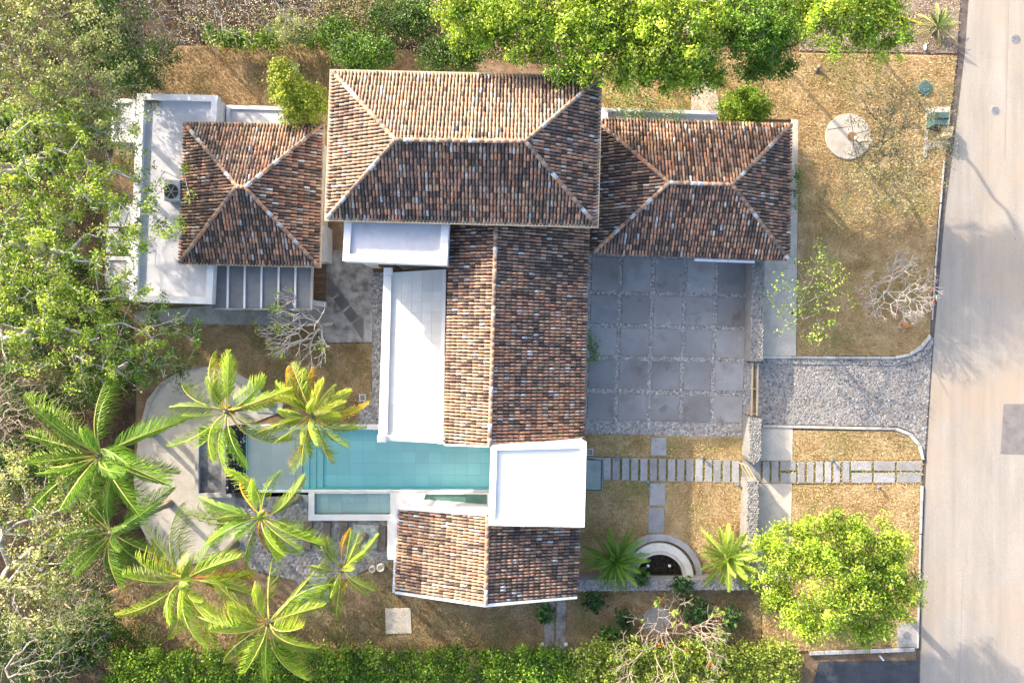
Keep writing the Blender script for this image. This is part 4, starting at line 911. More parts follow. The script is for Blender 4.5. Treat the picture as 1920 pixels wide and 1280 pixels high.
def skeleton(base, fork, tips, r, wob=.12, step=.7):
    """grow a branch graph from trunk fork to all tips; returns nodes, parents, weights"""
    nodes = [np.array(base, float)]; par = [-1]; dist = [0.0]
    nseg = 4
    for i in range(1, nseg + 1):
        p = nodes[0] + (fork - nodes[0]) * i / nseg + (r.normal(0, .06, 3) if i < nseg else 0); nodes.append(p); par.append(i - 1); dist.append(dist[-1] + 1)
    n0 = len(nodes) - 1
    order = np.argsort(np.linalg.norm(np.asarray(tips) - fork, axis=1)); ends = []
    for q in order:
        t = np.asarray(tips[q]); A = np.array(nodes[n0:]); dd = np.linalg.norm(A - t, axis=1)
        fd = np.linalg.norm(A - fork, axis=1); tf = np.linalg.norm(t - fork)
        cost = dd + .35 * np.array(dist[n0:]) * .5 + np.where(fd > tf, 2.0, 0)
        k = int(cost.argmin()) + n0; L = np.linalg.norm(t - nodes[k]); ns = max(1, int(L / step)); cur = k
        a = nodes[k]
        for i in range(1, ns + 1):
            f = i / ns; p = a + (t - a) * f + r.normal(0, wob, 3) * L * .35 * (f * (1 - f) * 4) + np.array((0, 0, 1)) * L * .12 * (f * (1 - f) * 4)
            nodes.append(p); par.append(cur); dist.append(dist[cur] + L / ns); cur = len(nodes) - 1
        ends.append(cur)
    wt = np.zeros(len(nodes))
    for e in ends: wt[e] += 1
    for i in range(len(nodes) - 1, 0, -1): wt[par[i]] += wt[i]
    return nodes, par, wt
def branch_mesh(nodes, par, wt, r_tip, r_base, parts=('trunk',)):
    tot = wt[0]; rad = lambda w: max(r_tip, r_base * (max(w, .5) / tot) ** .5)
    mb = MB()
    for i in range(1, len(nodes)):
        a, b = nodes[par[i]], nodes[i]; ra = rad(wt[i]) if wt[par[i]] > wt[i] * 1.6 else rad(wt[par[i]]); rb = rad(wt[i])
        if np.linalg.norm(b - a) < 1e-4: continue
        mb.tube([a, b], [max(ra, rb), rb], 5 if rb < .06 else 7, cap=False)
    return mb
def ell_points(ells, n, r, shell=.45, low=-.5):
    pts = []; vol = np.array([e[1] * e[2] * e[3] for e in ells]) ** .8; vol = vol / vol.sum()
    for e, f in zip(ells, vol):
        k = max(2, int(n * f)); c = e[0]
        d = r.normal(0, 1, (k * 4, 3)); d /= np.linalg.norm(d, axis=1, keepdims=True); d = d[d[:, 2] > low][:k]
        rad = r.uniform(0, 1, (len(d), 1)) ** shell * r.uniform(.85, 1.1, (len(d), 1)); pts.append(c + d * rad * np.array(e[1:4]))
    return np.concatenate(pts)
def tree(name, label, group, base_px, ells, n, per, sig, size, pal, seed, bark='bark', r_base=.16, r_tip=.014, fork=.45, cat='tree', shell=.45, up=.8, low=-.5, flat=.6, bare=0, lobe=.55, var=.22):
    """ells: (px, py, z, rx, ry, rz) crown masses in picture position and metres"""
    r = np.random.default_rng(seed); b = W(*base_px)
    E = [(W(e[0], e[1], e[2]), e[3], e[4], e[5]) for e in ells]
    tips = ell_points(E, n, r, shell, low); tips[:, 2] = np.maximum(tips[:, 2], .35)
    t = thing(name, b, label, cat, group)
    top = E[0][0]; fk = b + (top - b) * np.array((fork * .8, fork * .8, 0)) + np.array((0, 0, max(.3, (top[2] - E[0][3] * .4) * fork)))
    extra = ell_points(E, bare, r, shell, low) if bare else np.zeros((0, 3))
    nodes, par, wt = skeleton(b, fk, np.concatenate([tips, extra]), r)
    branch_mesh(nodes, par, wt, r_tip, r_base).build('trunk', M[bark], t, smooth=True)
    if per > 0:
        V, F, c = leaf_cloud(tips, per, sig, size, pal, r, up, flat, var, lobe)
        V[:, 2] = np.maximum(V[:, 2], .05)
        mesh_np('crown', V, F, M['leaf'], t, vcol=c)
    return t
SPRING = [(.07, .14, .015), (.19, .31, .025), (.36, .48, .045), (.54, .61, .12)]
LIME = [(.06, .13, .012), (.17, .29, .02), (.33, .46, .035), (.5, .58, .085)]
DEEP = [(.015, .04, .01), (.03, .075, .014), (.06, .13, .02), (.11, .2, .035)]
PALEY = [(.08, .11, .03), (.20, .25, .07), (.38, .42, .14), (.58, .57, .27)]
OLIVE = [(.09, .095, .04), (.16, .16, .07), (.27, .26, .12), (.37, .34, .17)]
YEL = [(.12, .19, .02), (.22, .31, .03), (.36, .43, .04), (.5, .52, .09)]
MID = [(.03, .08, .01), (.06, .14, .018), (.11, .22, .025), (.2, .32, .05)]
WG = 'trees of the wooded edge'
# -- wooded edge on the left
tree('spring_tree', 'spring-green tree with long bare limbs reaching over the white flat roof', WG, (95, 505), [(150, 420, 7.2, 5.2, 4.2, 1.5), (60, 470, 7.6, 3.5, 3.5, 1.6), (285, 400, 6.2, 2.6, 3.4, .35)], 195, 47, .18, 0.156, SPRING, 21, 'pale_bark', .22, .02, .55, bare=108)
tree('spring_tree', 'bright spring-green tree left of the stone apron, above the bare twigs', WG, (60, 640), [(90, 610, 6.5, 4.4, 3.6, 1.6), (220, 600, 5.8, 3.8, 2.4, 1.1), (20, 560, 7, 2.5, 3, 1.4)], 177, 50, .18, 0.156, SPRING, 22, 'pale_bark', .2, .02, .5, bare=81)
tree('spring_tree', 'thin light green tree reaching over the shaded patio lawn', WG, (215, 700), [(290, 650, 4.8, 2.9, 2.6, 1.0), (190, 680, 4.5, 2.6, 2.2, 1.0)], 93, 42, .18, 0.148, MID + [(.26, .36, .06)], 23, 'pale_bark', .12, .02, .5, bare=135)
tree('spring_tree', 'yellow-green tree at the picture edge level with the guest house roof', WG, (30, 330), [(60, 300, 7.4, 4.2, 4.2, 1.8), (170, 270, 6.4, 2.4, 2.6, 1.1)], 158, 50, .18, 0.156, SPRING, 24, 'pale_bark', .2, .02, .5, bare=54)
tree('spring_tree', 'airy light green tree over the low blocks beside the flat roof', WG, (170, 330), [(205, 300, 5.4, 2.6, 3.4, 1.0), (235, 400, 5, 2, 2.4, .8)], 78, 40, .18, 0.148, SPRING, 25, 'pale_bark', .1, .02, .5, bare=81)
tree('pale_tree', 'pale cream-green tree filling the upper corner of the wood', WG, (90, 110), [(80, 70, 8, 4.2, 3.6, 2), (150, 140, 7.4, 3.2, 2.8, 1.6), (20, 30, 8, 3, 3, 2)], 229, 57, .18, 0.139, PALEY, 26, 'bark', .2, .014, .5, bare=30)
tree('pale_tree', 'pale dusty tree with greyish twigs below the dark gap near the back lawn', WG, (160, 250), [(165, 215, 6.6, 3.6, 2.4, 1.5), (60, 200, 6.8, 3.2, 2.6, 1.5)], 169, 42, .18, 0.123, PALEY + [(.30, .30, .2)], 27, 'pale_bark', .16, .013, .5, bare=90)
tree('dark_tree', 'dark evergreen tree between the pale corner tree and back lawn', WG, (205, 70), [(200, 60, 5.6, 2.1, 2.8, 2.2), (250, 120, 4, 1.6, 1.8, 1.5)], 132, 50, .27, 0.17, DEEP, 28, 'bark', .16)
tree('grey_shrub', 'grey-green shrub at the back lawn corner near the flat roof', WG, (285, 155), [(270, 150, 2.4, 1.7, 1.4, .9)], 50, 40, .22, .11, OLIVE, 29, 'pale_bark', .07, cat='shrub', bare=30)
tree('bare_tree', 'leafless brown tree of dense curling twigs at the picture edge', WG, (20, 800), [(55, 785, 6, 3.2, 2.4, 1.4), (10, 740, 6.3, 2.2, 2.2, 1.2)], 60, 0, .2, .1, PALEY, 30, 'twig', 0.115, 0.009, .4, bare=841)
tree('pale_tree', 'large pale yellowish tree at the edge beside the tall palms', WG, (70, 1040), [(70, 1000, 7.4, 3.4, 4.0, 2), (60, 1130, 7, 2.8, 2.6, 1.8), (130, 1080, 6.4, 2.4, 2.8, 1.5), (15, 900, 6.5, 1.9, 2.6, 1.4)], 229, 52, .18, 0.139, PALEY, 31, 'pale_bark', .2, .015, .5, bare=90)
tree('bare_tree', 'leafless grey tree with long forked limbs near the bottom corner', WG, (95, 1200), [(110, 1190, 5, 3.0, 2.6, 1.2), (60, 1250, 5.2, 2.4, 1.8, 1.1)], 20, 14, .2, .12, PALEY, 32, 'grey_bark', 0.101, 0.009, .35, bare=382)
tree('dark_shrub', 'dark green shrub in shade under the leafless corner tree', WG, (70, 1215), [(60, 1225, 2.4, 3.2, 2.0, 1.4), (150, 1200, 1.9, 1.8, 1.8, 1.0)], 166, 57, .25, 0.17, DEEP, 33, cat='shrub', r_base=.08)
tree('bare_tree', 'thin brown leafless tree between the pale tree and the lowest palms', WG, (150, 1130), [(165, 1110, 3.6, 2.0, 2.6, 1.2)], 20, 10, .2, .1, OLIVE, 34, 'twig', 0.065, 0.009, .35, bare=382)
tree('green_shrub', 'fresh green shrub in the soil beside the lowest palms', WG, (188, 1160), [(188, 1160, 1.6, 1.1, 1.6, .8)], 96, 46, .2, .12, MID, 35, cat='shrub', r_base=.05)
tree('green_shrub', 'low loose green shrub at the corner of hedge and south lawn', WG, (250, 1200), [(245, 1195, .9, 1.9, .9, .5)], 80, 34, .2, .11, MID, 36, cat='shrub', r_base=.04)
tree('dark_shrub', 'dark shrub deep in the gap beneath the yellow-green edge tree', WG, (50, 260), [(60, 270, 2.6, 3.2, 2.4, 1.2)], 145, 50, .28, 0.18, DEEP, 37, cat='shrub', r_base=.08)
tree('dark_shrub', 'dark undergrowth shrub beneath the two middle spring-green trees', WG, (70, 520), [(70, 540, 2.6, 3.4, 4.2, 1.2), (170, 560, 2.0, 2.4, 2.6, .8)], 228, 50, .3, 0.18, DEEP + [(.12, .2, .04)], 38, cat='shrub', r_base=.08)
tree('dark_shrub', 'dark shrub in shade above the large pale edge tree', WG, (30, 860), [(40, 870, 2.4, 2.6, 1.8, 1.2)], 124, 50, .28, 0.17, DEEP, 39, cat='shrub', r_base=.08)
tree('green_shrub', 'mid-green undergrowth shrub at the curve of the pale garden terrace', WG, (230, 690), [(235, 690, 1.6, 2.4, 1.4, .8), (150, 720, 1.4, 2, 1.5, .7)], 128, 39, .24, .13, MID, 40, cat='shrub', r_base=.06)
tree('olive_shrub', 'brownish olive scrub along the soil edge beside the pale tree and palms', WG, (130, 1010), [(150, 1000, 1.8, 1.8, 3.2, 1.0)], 80, 30, .25, .12, OLIVE, 41, 'twig', cat='shrub', r_base=.06, bare=60)
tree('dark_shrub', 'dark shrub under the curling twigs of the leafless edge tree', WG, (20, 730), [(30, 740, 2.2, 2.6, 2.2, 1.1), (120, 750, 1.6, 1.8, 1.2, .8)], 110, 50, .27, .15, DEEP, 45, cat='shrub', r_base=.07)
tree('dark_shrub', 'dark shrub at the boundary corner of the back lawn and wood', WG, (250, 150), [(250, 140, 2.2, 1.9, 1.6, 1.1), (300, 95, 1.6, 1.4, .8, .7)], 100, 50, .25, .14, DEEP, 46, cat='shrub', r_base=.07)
tree('green_shrub', 'mid-green scrub between the back hedge and the first rounded shrub', 'plants along the back boundary', (640, 60), [(640, 62, 1.7, 1.9, .8, .7)], 70, 50, .22, .13, MID, 47, cat='shrub', r_base=.06)
# -- back strip along the top
BG = 'plants along the back boundary'
tree('bare_tree', 'grey leafless tree with tan buds leaning over the back lawn corner', BG, (300, -20), [(290, 40, 5.2, 3.2, 2.4, 1.1)], 60, 9, .2, .12, OLIVE, 51, 'grey_bark', 0.108, 0.009, .35, bare=433)
tree('bare_tree', 'pale leafless tree with stout limbs above the back hedge', BG, (500, -30), [(450, 25, 5.4, 3.0, 2.2, 1.2), (545, 10, 5, 1.8, 2, 1)], 50, 10, .2, .12, PALEY, 52, 'grey_bark', 0.137, 0.009, .35, bare=331)
tree('silver_bush', 'pale silvery bush with drooping fingers at the end of the back hedge', BG, (548, 50), [(548, 55, 3.0, 1.1, 1.0, .8)], 54, 80, .16, .11, [(.2, .24, .09), (.3, .34, .14), (.42, .44, .22)], 53, cat='shrub', r_base=.06)
tree('dry_scrub', 'dry brownish scrub behind the back hedge above the hipped roof', BG, (680, 10), [(680, 15, 1.6, 3.0, 1.6, .8)], 144, 34, .25, .12, OLIVE, 54, 'twig', cat='shrub', r_base=.05, bare=80)
tree('green_shrub', 'mid-green rounded shrub at the villa roof corner, first of two', BG, (680, 105), [(680, 105, 2.8, 2.0, 1.3, 1.2)], 144, 64, .22, .14, MID, 55, cat='shrub', r_base=.08)
tree('green_shrub', 'dark green rounded shrub above the middle of the villa roof', BG, (840, 105), [(845, 105, 2.6, 1.9, 1.1, 1.2)], 128, 64, .22, .14, DEEP + [(.14, .24, .05)], 56, cat='shrub', r_base=.08)
tree('green_shrub', 'dark green shrub between the dry scrub and bright green trees', BG, (760, 35), [(760, 35, 2.4, 2.2, 1.4, 1.2)], 128, 57, .24, .14, DEEP + [(.14, .24, .05)], 57, cat='shrub', r_base=.08)
tree('yellow_shrub', 'tall yellow-green shrub squeezed between guest house and villa', BG, (580, 205), [(570, 200, 3.4, 1.5, 1.3, 1.2), (540, 165, 4.4, .9, 1.4, .8), (525, 130, 4.6, .45, .7, .5)], 170, 75, .18, .13, YEL, 58, cat='shrub', r_base=.1)
# -- bright green trees behind the garage
TG = 'bright green trees behind the garage'
tree('lime_tree', 'bright lime-green tree at the top above the villa roof corner', TG, (960, -60), [(900, 25, 7.6, 2.2, 1.5, 1.2), (985, 50, 7.4, 2.2, 2.0, 1.3), (880, 70, 6.6, .9, .8, .6)], 212, 88, 0.22, 0.166, LIME, 61, 'pale_bark', .2, .015, .3, var=.34, bare=45)
tree('lime_tree', 'bright lime-green tree with pale limbs between villa roof and garage', TG, (1180, 30), [(1090, 70, 7.4, 2.6, 2.6, 1.3), (1170, 110, 6.6, 2.2, 1.6, 1.1), (1130, 10, 7.6, 2.5, 2, 1.2)], 268, 88, 0.22, 0.166, LIME, 62, 'pale_bark', .22, .018, .3, var=.34, bare=45)
tree('lime_tree', 'bright lime-green tree directly behind the white boundary wall', TG, (1290, 60), [(1260, 50, 7.6, 2.8, 2.6, 1.4), (1260, 130, 6.2, 2.0, 1.2, 1.0), (1310, 140, 5.4, 1.4, 1.2, .9)], 255, 88, 0.22, 0.166, LIME, 63, 'pale_bark', .22, .018, .3, var=.34, bare=45)
tree('lime_tree', 'deeper green tree between the wall end and front lawn', TG, (1410, 20), [(1400, 60, 6.4, 2.8, 2.3, 1.4), (1440, 110, 5.4, 1.6, 1.3, 1.0)], 212, 93, 0.22, 0.150, [(.04, .1, .012), (.09, .19, .018), (.16, .29, .025), (.26, .38, .05)], 64, 'grey_bark', .12, .015, .3, var=.34, bare=45)
tree('lime_tree', 'bright green tree hanging over the upper edge of front lawn', TG, (1600, 0), [(1560, 40, 6.6, 2.4, 1.9, 1.2), (1650, 60, 6.0, 1.8, 1.8, 1.1), (1620, 5, 6.6, 2.2, 1.6, 1.1), (1490, 25, 6.2, 1.6, 1.5, 1.0)], 212, 86, 0.22, 0.150, LIME, 65, 'grey_bark', .10, .015, .3, var=.34, bare=45)
tree('understory_tree', 'low fine-leaved green tree between lime trees and the villa roof', TG, (1190, 165), [(1180, 165, 2.8, 1.8, 1.6, .9), (1230, 210, 3.2, 1.9, .9, .6)], 100, 34, .24, .1, [(.06, .13, .02), (.12, .22, .03), (.2, .31, .05)], 66, 'twig', .07)
tree('round_bush', 'dense round green bush at the garage roof corner', 'bushes of the front garden', (1397, 206), [(1397, 206, 1.7, 1.5, 1.1, 1.2)], 160, 80, .2, .13, [(.05, .12, .01), (.1, .2, .015), (.18, .3, .02), (.32, .4, .04)], 67, cat='shrub', r_base=.08)
# -- front garden
tree('sparse_tree', 'sparse olive-grey tree growing in the round concrete ring', 'trees of the front garden', (1600, 257), [(1690, 300, 4.4, 3.0, 2.8, 1.1), (1635, 340, 3.9, 2.8, 2.4, 1.0), (1725, 220, 4.6, 2.3, 2.4, .9), (1650, 200, 4.4, 1.9, 2.3, .8)], 300, 42, .24, .10, OLIVE + [(.4, .38, .2)], 71, 'grey_bark', .12, .010, .25, bare=420)
tree('young_tree', 'slender young tree with scattered light green leaves beside the pavement', 'trees of the front garden', (1484, 587), [(1540, 560, 3.4, 1.8, 2.9, .8), (1475, 560, 3.2, 1.2, 2.2, .7), (1540, 480, 3.4, 1.2, 1.1, .6)], 95, 11, .2, .15, [(.14, .26, .03), (.25, .38, .05), (.4, .5, .1)], 72, 'bark', .07, .010, .25, bare=40)
tree('shade_tree', 'broad rounded light green tree at the lower street corner', 'trees of the front garden', (1575, 1020), [(1560, 1020, 5.8, 2.2, 1.9, 1.2), (1490, 1030, 4.9, 1.6, 1.7, 1.1), (1640, 1040, 5.2, 1.9, 2.2, 1.2), (1680, 1110, 4.6, 1.4, 1.9, 1.0), (1580, 1110, 5.6, 2.2, 1.8, 1.3), (1510, 1160, 4.6, 1.7, 1.2, 1.0), (1620, 1170, 4.6, 1.8, 1.2, 1.0), (1460, 1090, 3.4, 1.4, 1.7, 1.0), (1440, 1020, 3.4, .9, 1.0, .8)], 554, 93, 0.22, 0.150, [(.07, .14, .012), (.19, .31, .022), (.35, .47, .04), (.52, .59, .13)], 73, 'grey_bark', .24, .015, .3, var=.34, bare=45)
tree('climber', 'small green climber on the courtyard edge of the wing roof', 'bushes of the front garden', (1112, 660), [(1108, 655, 2.2, .5, 1.0, .9)], 26, 16, .14, .12, MID, 74, cat='plant', r_base=.03)
tree('flower_vine', 'green vine with violet flowers on the garage side wall', 'bushes of the front garden', (1491, 360), [(1491, 350, 1.6, .25, 1.6, .8)], 34, 18, .14, .1, MID, 75, cat='plant', r_base=.03)
# -- branching frangipanis
def frangipani(label, base_px, rad, hgt, seed, depth=5, leaf=0, lean=(0, 0), group='frangipani trees', bark='pale_bark', blossom=None, r0=.11):
    r = np.random.default_rng(seed); b = W(*base_px); t = thing('frangipani', b, label, 'tree', group); mb = MB(); tips = []
    def grow(p, d, L, rad_, k):
        steps = 3; path = [p]; dd = d.copy()
        for i in range(steps):
            dd = dd + r.normal(0, .10, 3) + np.array((0, 0, .05)); dd /= np.linalg.norm(dd); path.append(path[-1] + dd * L / steps)
        mb.tube(path, [rad_, rad_ * .95, rad_ * .88, rad_ * .82], 6, cap=(k == 0))
        if k == 0: tips.append(path[-1]); return
        n = 2 if r.random() < .4 else 3; a0 = r.uniform(0, 6.28)
        x = np.cross(dd, (0, 0, 1)); x = x / (np.linalg.norm(x) + 1e-6) if np.linalg.norm(x) > .05 else np.array((1., 0, 0)); y = np.cross(dd, x)
        for i in range(n):
            a = a0 + 6.28 * i / n + r.normal(0, .25); sp = r.uniform(.45, .8)
            nd = dd * math.cos(sp) + (x * math.cos(a) + y * math.sin(a)) * math.sin(sp); nd = nd + np.array((lean[0] * .15, lean[1] * .15, 0)); nd[2] = max(nd[2], -.02) * .75
            nd /= np.linalg.norm(nd); grow(path[-1], nd, L * r.uniform(.66, .9), rad_ * .72, k - 1)
    L0 = rad / 2.6; n0 = 4
    trunk = [b, b + np.array((lean[0] * .2, lean[1] * .2, hgt * .18)), b + np.array((lean[0] * .35, lean[1] * .35, hgt * .3))]
    mb.tube(trunk, [r0 * 1.3, r0 * 1.1, r0], 8)
    for i in range(n0):
        a = 6.28 * i / n0 + r.uniform(-.4, .4); d = np.array((math.cos(a) * .9 + lean[0] * .3, math.sin(a) * .9 + lean[1] * .3, .75)); grow(trunk[-1], d / np.linalg.norm(d), L0, r0 * .75, depth - 1)
    mb.build('trunk', M[bark], t, smooth=True)
    if leaf:
        sel = np.array(tips)[r.random(len(tips)) < leaf]
        if len(sel):
            V, F, c = leaf_cloud(sel, 7, .1, .24, [(.12, .25, .03), (.22, .36, .04), (.36, .46, .08)], r, .9, .4, lobe=.4); mesh_np('crown', V, F, M['leaf'], t, vcol=c)
    if blossom:
        sel = np.array(tips)[r.permutation(len(tips))[:5]]
        if len(sel):
            V, F, c = leaf_cloud(sel, 10, .07, .1, [blossom, tuple(x * 1.2 for x in blossom)], r, .9, .5, lobe=.9); mesh_np('blossoms', V, F, M['leaf'], t, vcol=c)
    return t
frangipani('bare grey frangipani with a few orange flowers in the front lawn', (1655, 548), 2.1, 1.7, 81, 6, 0, blossom=(.6, .16, .04), r0=.075, bark='pale_bark')
frangipani('spreading bare frangipani with red blossoms in front of the bottom hedge', (1240, 1165), 3.3, 2.6, 82, 6, .16, (0, -.9), bark='twig', blossom=(.65, .08, .03), r0=.085)
frangipani('leafless frangipani over the patio lawn with a few green leaf tufts', (622, 606), 3.0, 2.6, 83, 5, .14, (-1.5, -.35), r0=.11)
# -- broad-leaved plants below the stone wall
for k, (x, y, z, s_, lab, pal) in enumerate(((1112, 1124, .9, .75, 'dark green broad-leaved plant beside the annex corner and stone wall', DEEP), (1204, 1082, 1.2, .5, 'small broad-leaved plant leaning over the half-round pond', DEEP), (1279, 1096, 1.3, .6, 'broad-leaved plant poking above the stone wall right of the pond', DEEP), (1303, 1142, .9, .95, 'large dark green broad-leaved plant below the stone wall', DEEP), (1366, 1156, .9, .7, 'broad-leaved plant with yellow tips beside the spreading frangipani', DEEP + [(.3, .3, .04)]), (1345, 1200, .8, .5, 'small light green plant between the frangipani and bottom hedge', MID), (1140, 1190, .8, .55, 'small light green plant under the outer frangipani branches', MID), (1170, 1160, .7, .45, 'low fern-like plant beside the grey frangipani soil bed', DEEP), (1020, 1150, .2, .5, 'low weeds at the edge of the drain strips', MID))):
    tree('broadleaf_plant', lab, 'plants below the stone wall', (x, y), [(x, y, z, s_, s_ * .9, .5)], int(10 + 22 * s_), 9, .14, .34, [tuple(np.array(p) * (1.0, 1.0, 1.6)) for p in pal], 90 + k, cat='plant', r_base=.03, r_tip=.008, lobe=.5)
sb = thing('soil_bed', W(1230, 1165), 'round grey soil bed around the spreading frangipani trunk', 'planting bed'); MB().prism(WP(arc(1232, 1162, 26, 0, 360, 24)[:-1], .12), 0, .12, bevel=.03).build('soil', M['aged'], sb)
# -- hedges
def hedge(label, x0, x1, y0, y1, z, pal, seed, dens, size=.16, wave=6, up=.5):
    r = np.random.default_rng(seed); a, b = W(x0, y1, z), W(x1, y0, z); t = thing('hedge', W((x0 + x1) / 2, (y0 + y1) / 2), label, 'hedge', 'clipped hedges')
    n = int((b[0] - a[0]) * (b[1] - a[1]) * dens); p = np.stack([r.uniform(a[0], b[0], n), r.uniform(a[1], b[1], n), z * r.uniform(.62, 1.0, n)], 1)
    p[:, 1] += np.sin(p[:, 0] * 1.3) * .18 + np.sin(p[:, 0] * 3.7) * .1; p[:, 2] += np.sin(p[:, 0] * 2.1 + p[:, 1]) * .06
    V, F, c = leaf_cloud(p, 50, .2, size, pal, r, up, .8); V[:, 2] = np.maximum(V[:, 2], .03); mesh_np('foliage', V, F, M['leaf'], t, vcol=c)
    st_ = MB()
    for k in range(int((b[0] - a[0]) / .9)):
        x = a[0] + .9 * k + r.uniform(0, .5); y = (a[1] + b[1]) / 2 + r.uniform(-.4, .4); st_.tube([(x, y, 0), (x + r.uniform(-.3, .3), y + r.uniform(-.3, .3), z * .8)], [.04, .015], 5)
    o = st_.build('stems', M['bark'], t); o['kind'] = 'stuff'
hedge('long dark green hedge along the bottom of the south lawn', 185, 1075, 1224, 1310, 1.9, [(.04, .10, .01), (.09, .19, .016), (.18, .31, .025), (.34, .46, .05)], 101, 13)
hedge('yellow-green hedge at the bottom behind the spreading frangipani', 1075, 1500, 1214, 1310, 2.0, [(.08, .14, .015), (.17, .25, .03), (.3, .37, .06), (.43, .46, .12)], 102, 13)
hedge('clipped green hedge along the back boundary above the back lawn', 385, 640, 56, 84, 1.5, [(.03, .08, .01), (.08, .17, .015), (.16, .28, .025), (.26, .36, .05)], 103, 16)
# -- leaf litter on bare ground
def litter(name, label, polys, n, seed, pal, size=.09):
    r = np.random.default_rng(seed); pts = []
    for p in polys:
        P = np.array(p)[:, :2]; q = r.uniform(P.min(0), P.max(0), (n * 2, 2)); pts.append(q[in_poly(q, p)][:n])
    q = np.concatenate(pts); V, F, c = leaf_cloud(np.column_stack([q, np.full(len(q), .1)]), 3, .12, size, pal, r, 1.2, .12); V[:, 2] = np.abs(V[:, 2]) * .6 + .02
    tag(mesh_np(name, V, F, M['litter'], None, vcol=c), label, 'leaf litter', kind='stuff')
BRN_SHADE = [(.03, .02, .012), (.065, .042, .026), (.12, .08, .048), (.2, .14, .085)]  # leaf browns darkened to paint shade into the gaps of the wood
litter('fallen_leaves', 'brown fallen leaves carpeting the soil of the wooded edge', [WP([(-80, -60), (330, -60), (330, 200), (230, 700), (260, 1000), (200, 1330), (-80, 1330)])], 7000, 111, BRN_SHADE)
litter('fallen_leaves', 'tan fallen leaves and straw behind the back hedge and trees', [WP([(330, -60), (1130, -60), (1130, 140), (620, 82), (330, 88)]), WP([(1500, -60), (1800, -60), (1793, 98), (1500, 95)])], 4500, 112, [(.2, .14, .09), (.3, .23, .16), (.42, .34, .25), (.5, .43, .34)])

# -- palms
def frond_mesh(L, arch, droop, n, leaflet, hang, width, seed, pal, rachis=.035, fwd=.6, vee=0.0, bend=0.0, s0=.14):
    """feather frond along +X: rachis plus two rows of leaflets; returns a shared mesh"""
    r = np.random.default_rng(seed); V = []; F = []; cc = []
    curve = lambda s: np.array((L * (s - .10 * s * s * droop), L * bend * s * s, L * (arch * s - droop * s * s * .62)))
    S = 12; ring = 4
    for i in range(S + 1):
        p = curve(i / S); w = rachis * (1 - .85 * i / S)
        for k in range(ring):
            a = 2 * math.pi * k / ring + .785; V.append(p + np.array((0, w * math.cos(a), w * .8 * math.sin(a)))); cc.append(pal[3])
    for i in range(S):
        for k in range(ring): F.append([i * ring + k, i * ring + (k + 1) % ring, (i + 1) * ring + (k + 1) % ring, (i + 1) * ring + k])
    for i in range(n):
        s = s0 + (1 - s0) * (i + .5) / n; p = curve(s); t = curve(min(1, s + .02)) - curve(s - .02); t /= np.linalg.norm(t)
        for sd_ in (-1, 1):
            ll = leaflet * (math.sin(math.pi * (.10 + .84 * s)) ** .8) * r.uniform(.72, 1.18); side = np.array((0, sd_, 0.)); upv = np.cross(t, side) * sd_
            d = side * math.cos(.25) + t * (fwd + .5 * s) + upv * vee + r.normal(0, .11, 3); d /= np.linalg.norm(d)
            h = hang * r.uniform(.7, 1.3); mid = p + d * ll * .55 - np.array((0, 0, 1)) * h * ll * .16; tip = p + d * ll * (1 - .22 * h) - np.array((0, 0, 1)) * h * ll * .55
            wv = np.cross(d, (0, 0, 1)); wv = wv / (np.linalg.norm(wv) + 1e-6) * width * .5; wv = wv * .8 + np.array((0, 0, 1)) * width * .25
            b = len(V); V += [p - wv * .6, p + wv * .6, mid + wv, mid - wv, tip]; F += [[b, b + 1, b + 2, b + 3], [b + 3, b + 2, b + 4]]
            c0 = np.array(pal[0]) * (1 - s) + np.array(pal[1]) * s; c0 = c0 * r.uniform(.8, 1.2); c1 = np.array(pal[2]) * r.uniform(.8, 1.15)
            cc += [c0, c0, c0, c0, c0 * .5 + c1 * .5]
    me = bpy.data.meshes.new('frond'); me.from_pydata([tuple(v) for v in V], [], F)
    ca = me.color_attributes.new('col', 'FLOAT_COLOR', 'POINT'); a = np.ones((len(V), 4), np.float32); a[:, :3] = np.array(cc); ca.data.foreach_set('color', a.ravel())
    me.materials.append(M['frond']); return me
COCO = ((.16, .29, .02), (.30, .43, .03), (.62, .61, .09), (.62, .59, .17))
FR = [frond_mesh(1.0, a, d, 38, .26, h, .0125, 200 + i, COCO, .015, 1.0, 0, bd, .2) for i, (a, d, h, bd) in enumerate(((.55, .75, 1.5, .14), (.35, .7, 2.6, -.18), (.6, 1.15, 2.0, .25), (.25, .55, 1.8, 0), (.45, 1.05, 2.8, -.25), (.5, .9, 1.3, -.05), (.3, .9, 2.4, .28)))]
GRN = ((.11, .24, .018), (.19, .34, .022), (.42, .5, .07), (.55, .53, .16))
FG = [frond_mesh(1.0, a, d, 42, .25, h, .012, 230 + i, GRN, .015, .95, 0, bd, .18) for i, (a, d, h, bd) in enumerate(((.5, .75, 1.3, .15), (.3, .6, 2.1, -.2), (.55, 1.1, 1.6, .26), (.2, .5, 1.8, -.05), (.4, 1.0, 2.6, -.28)))]
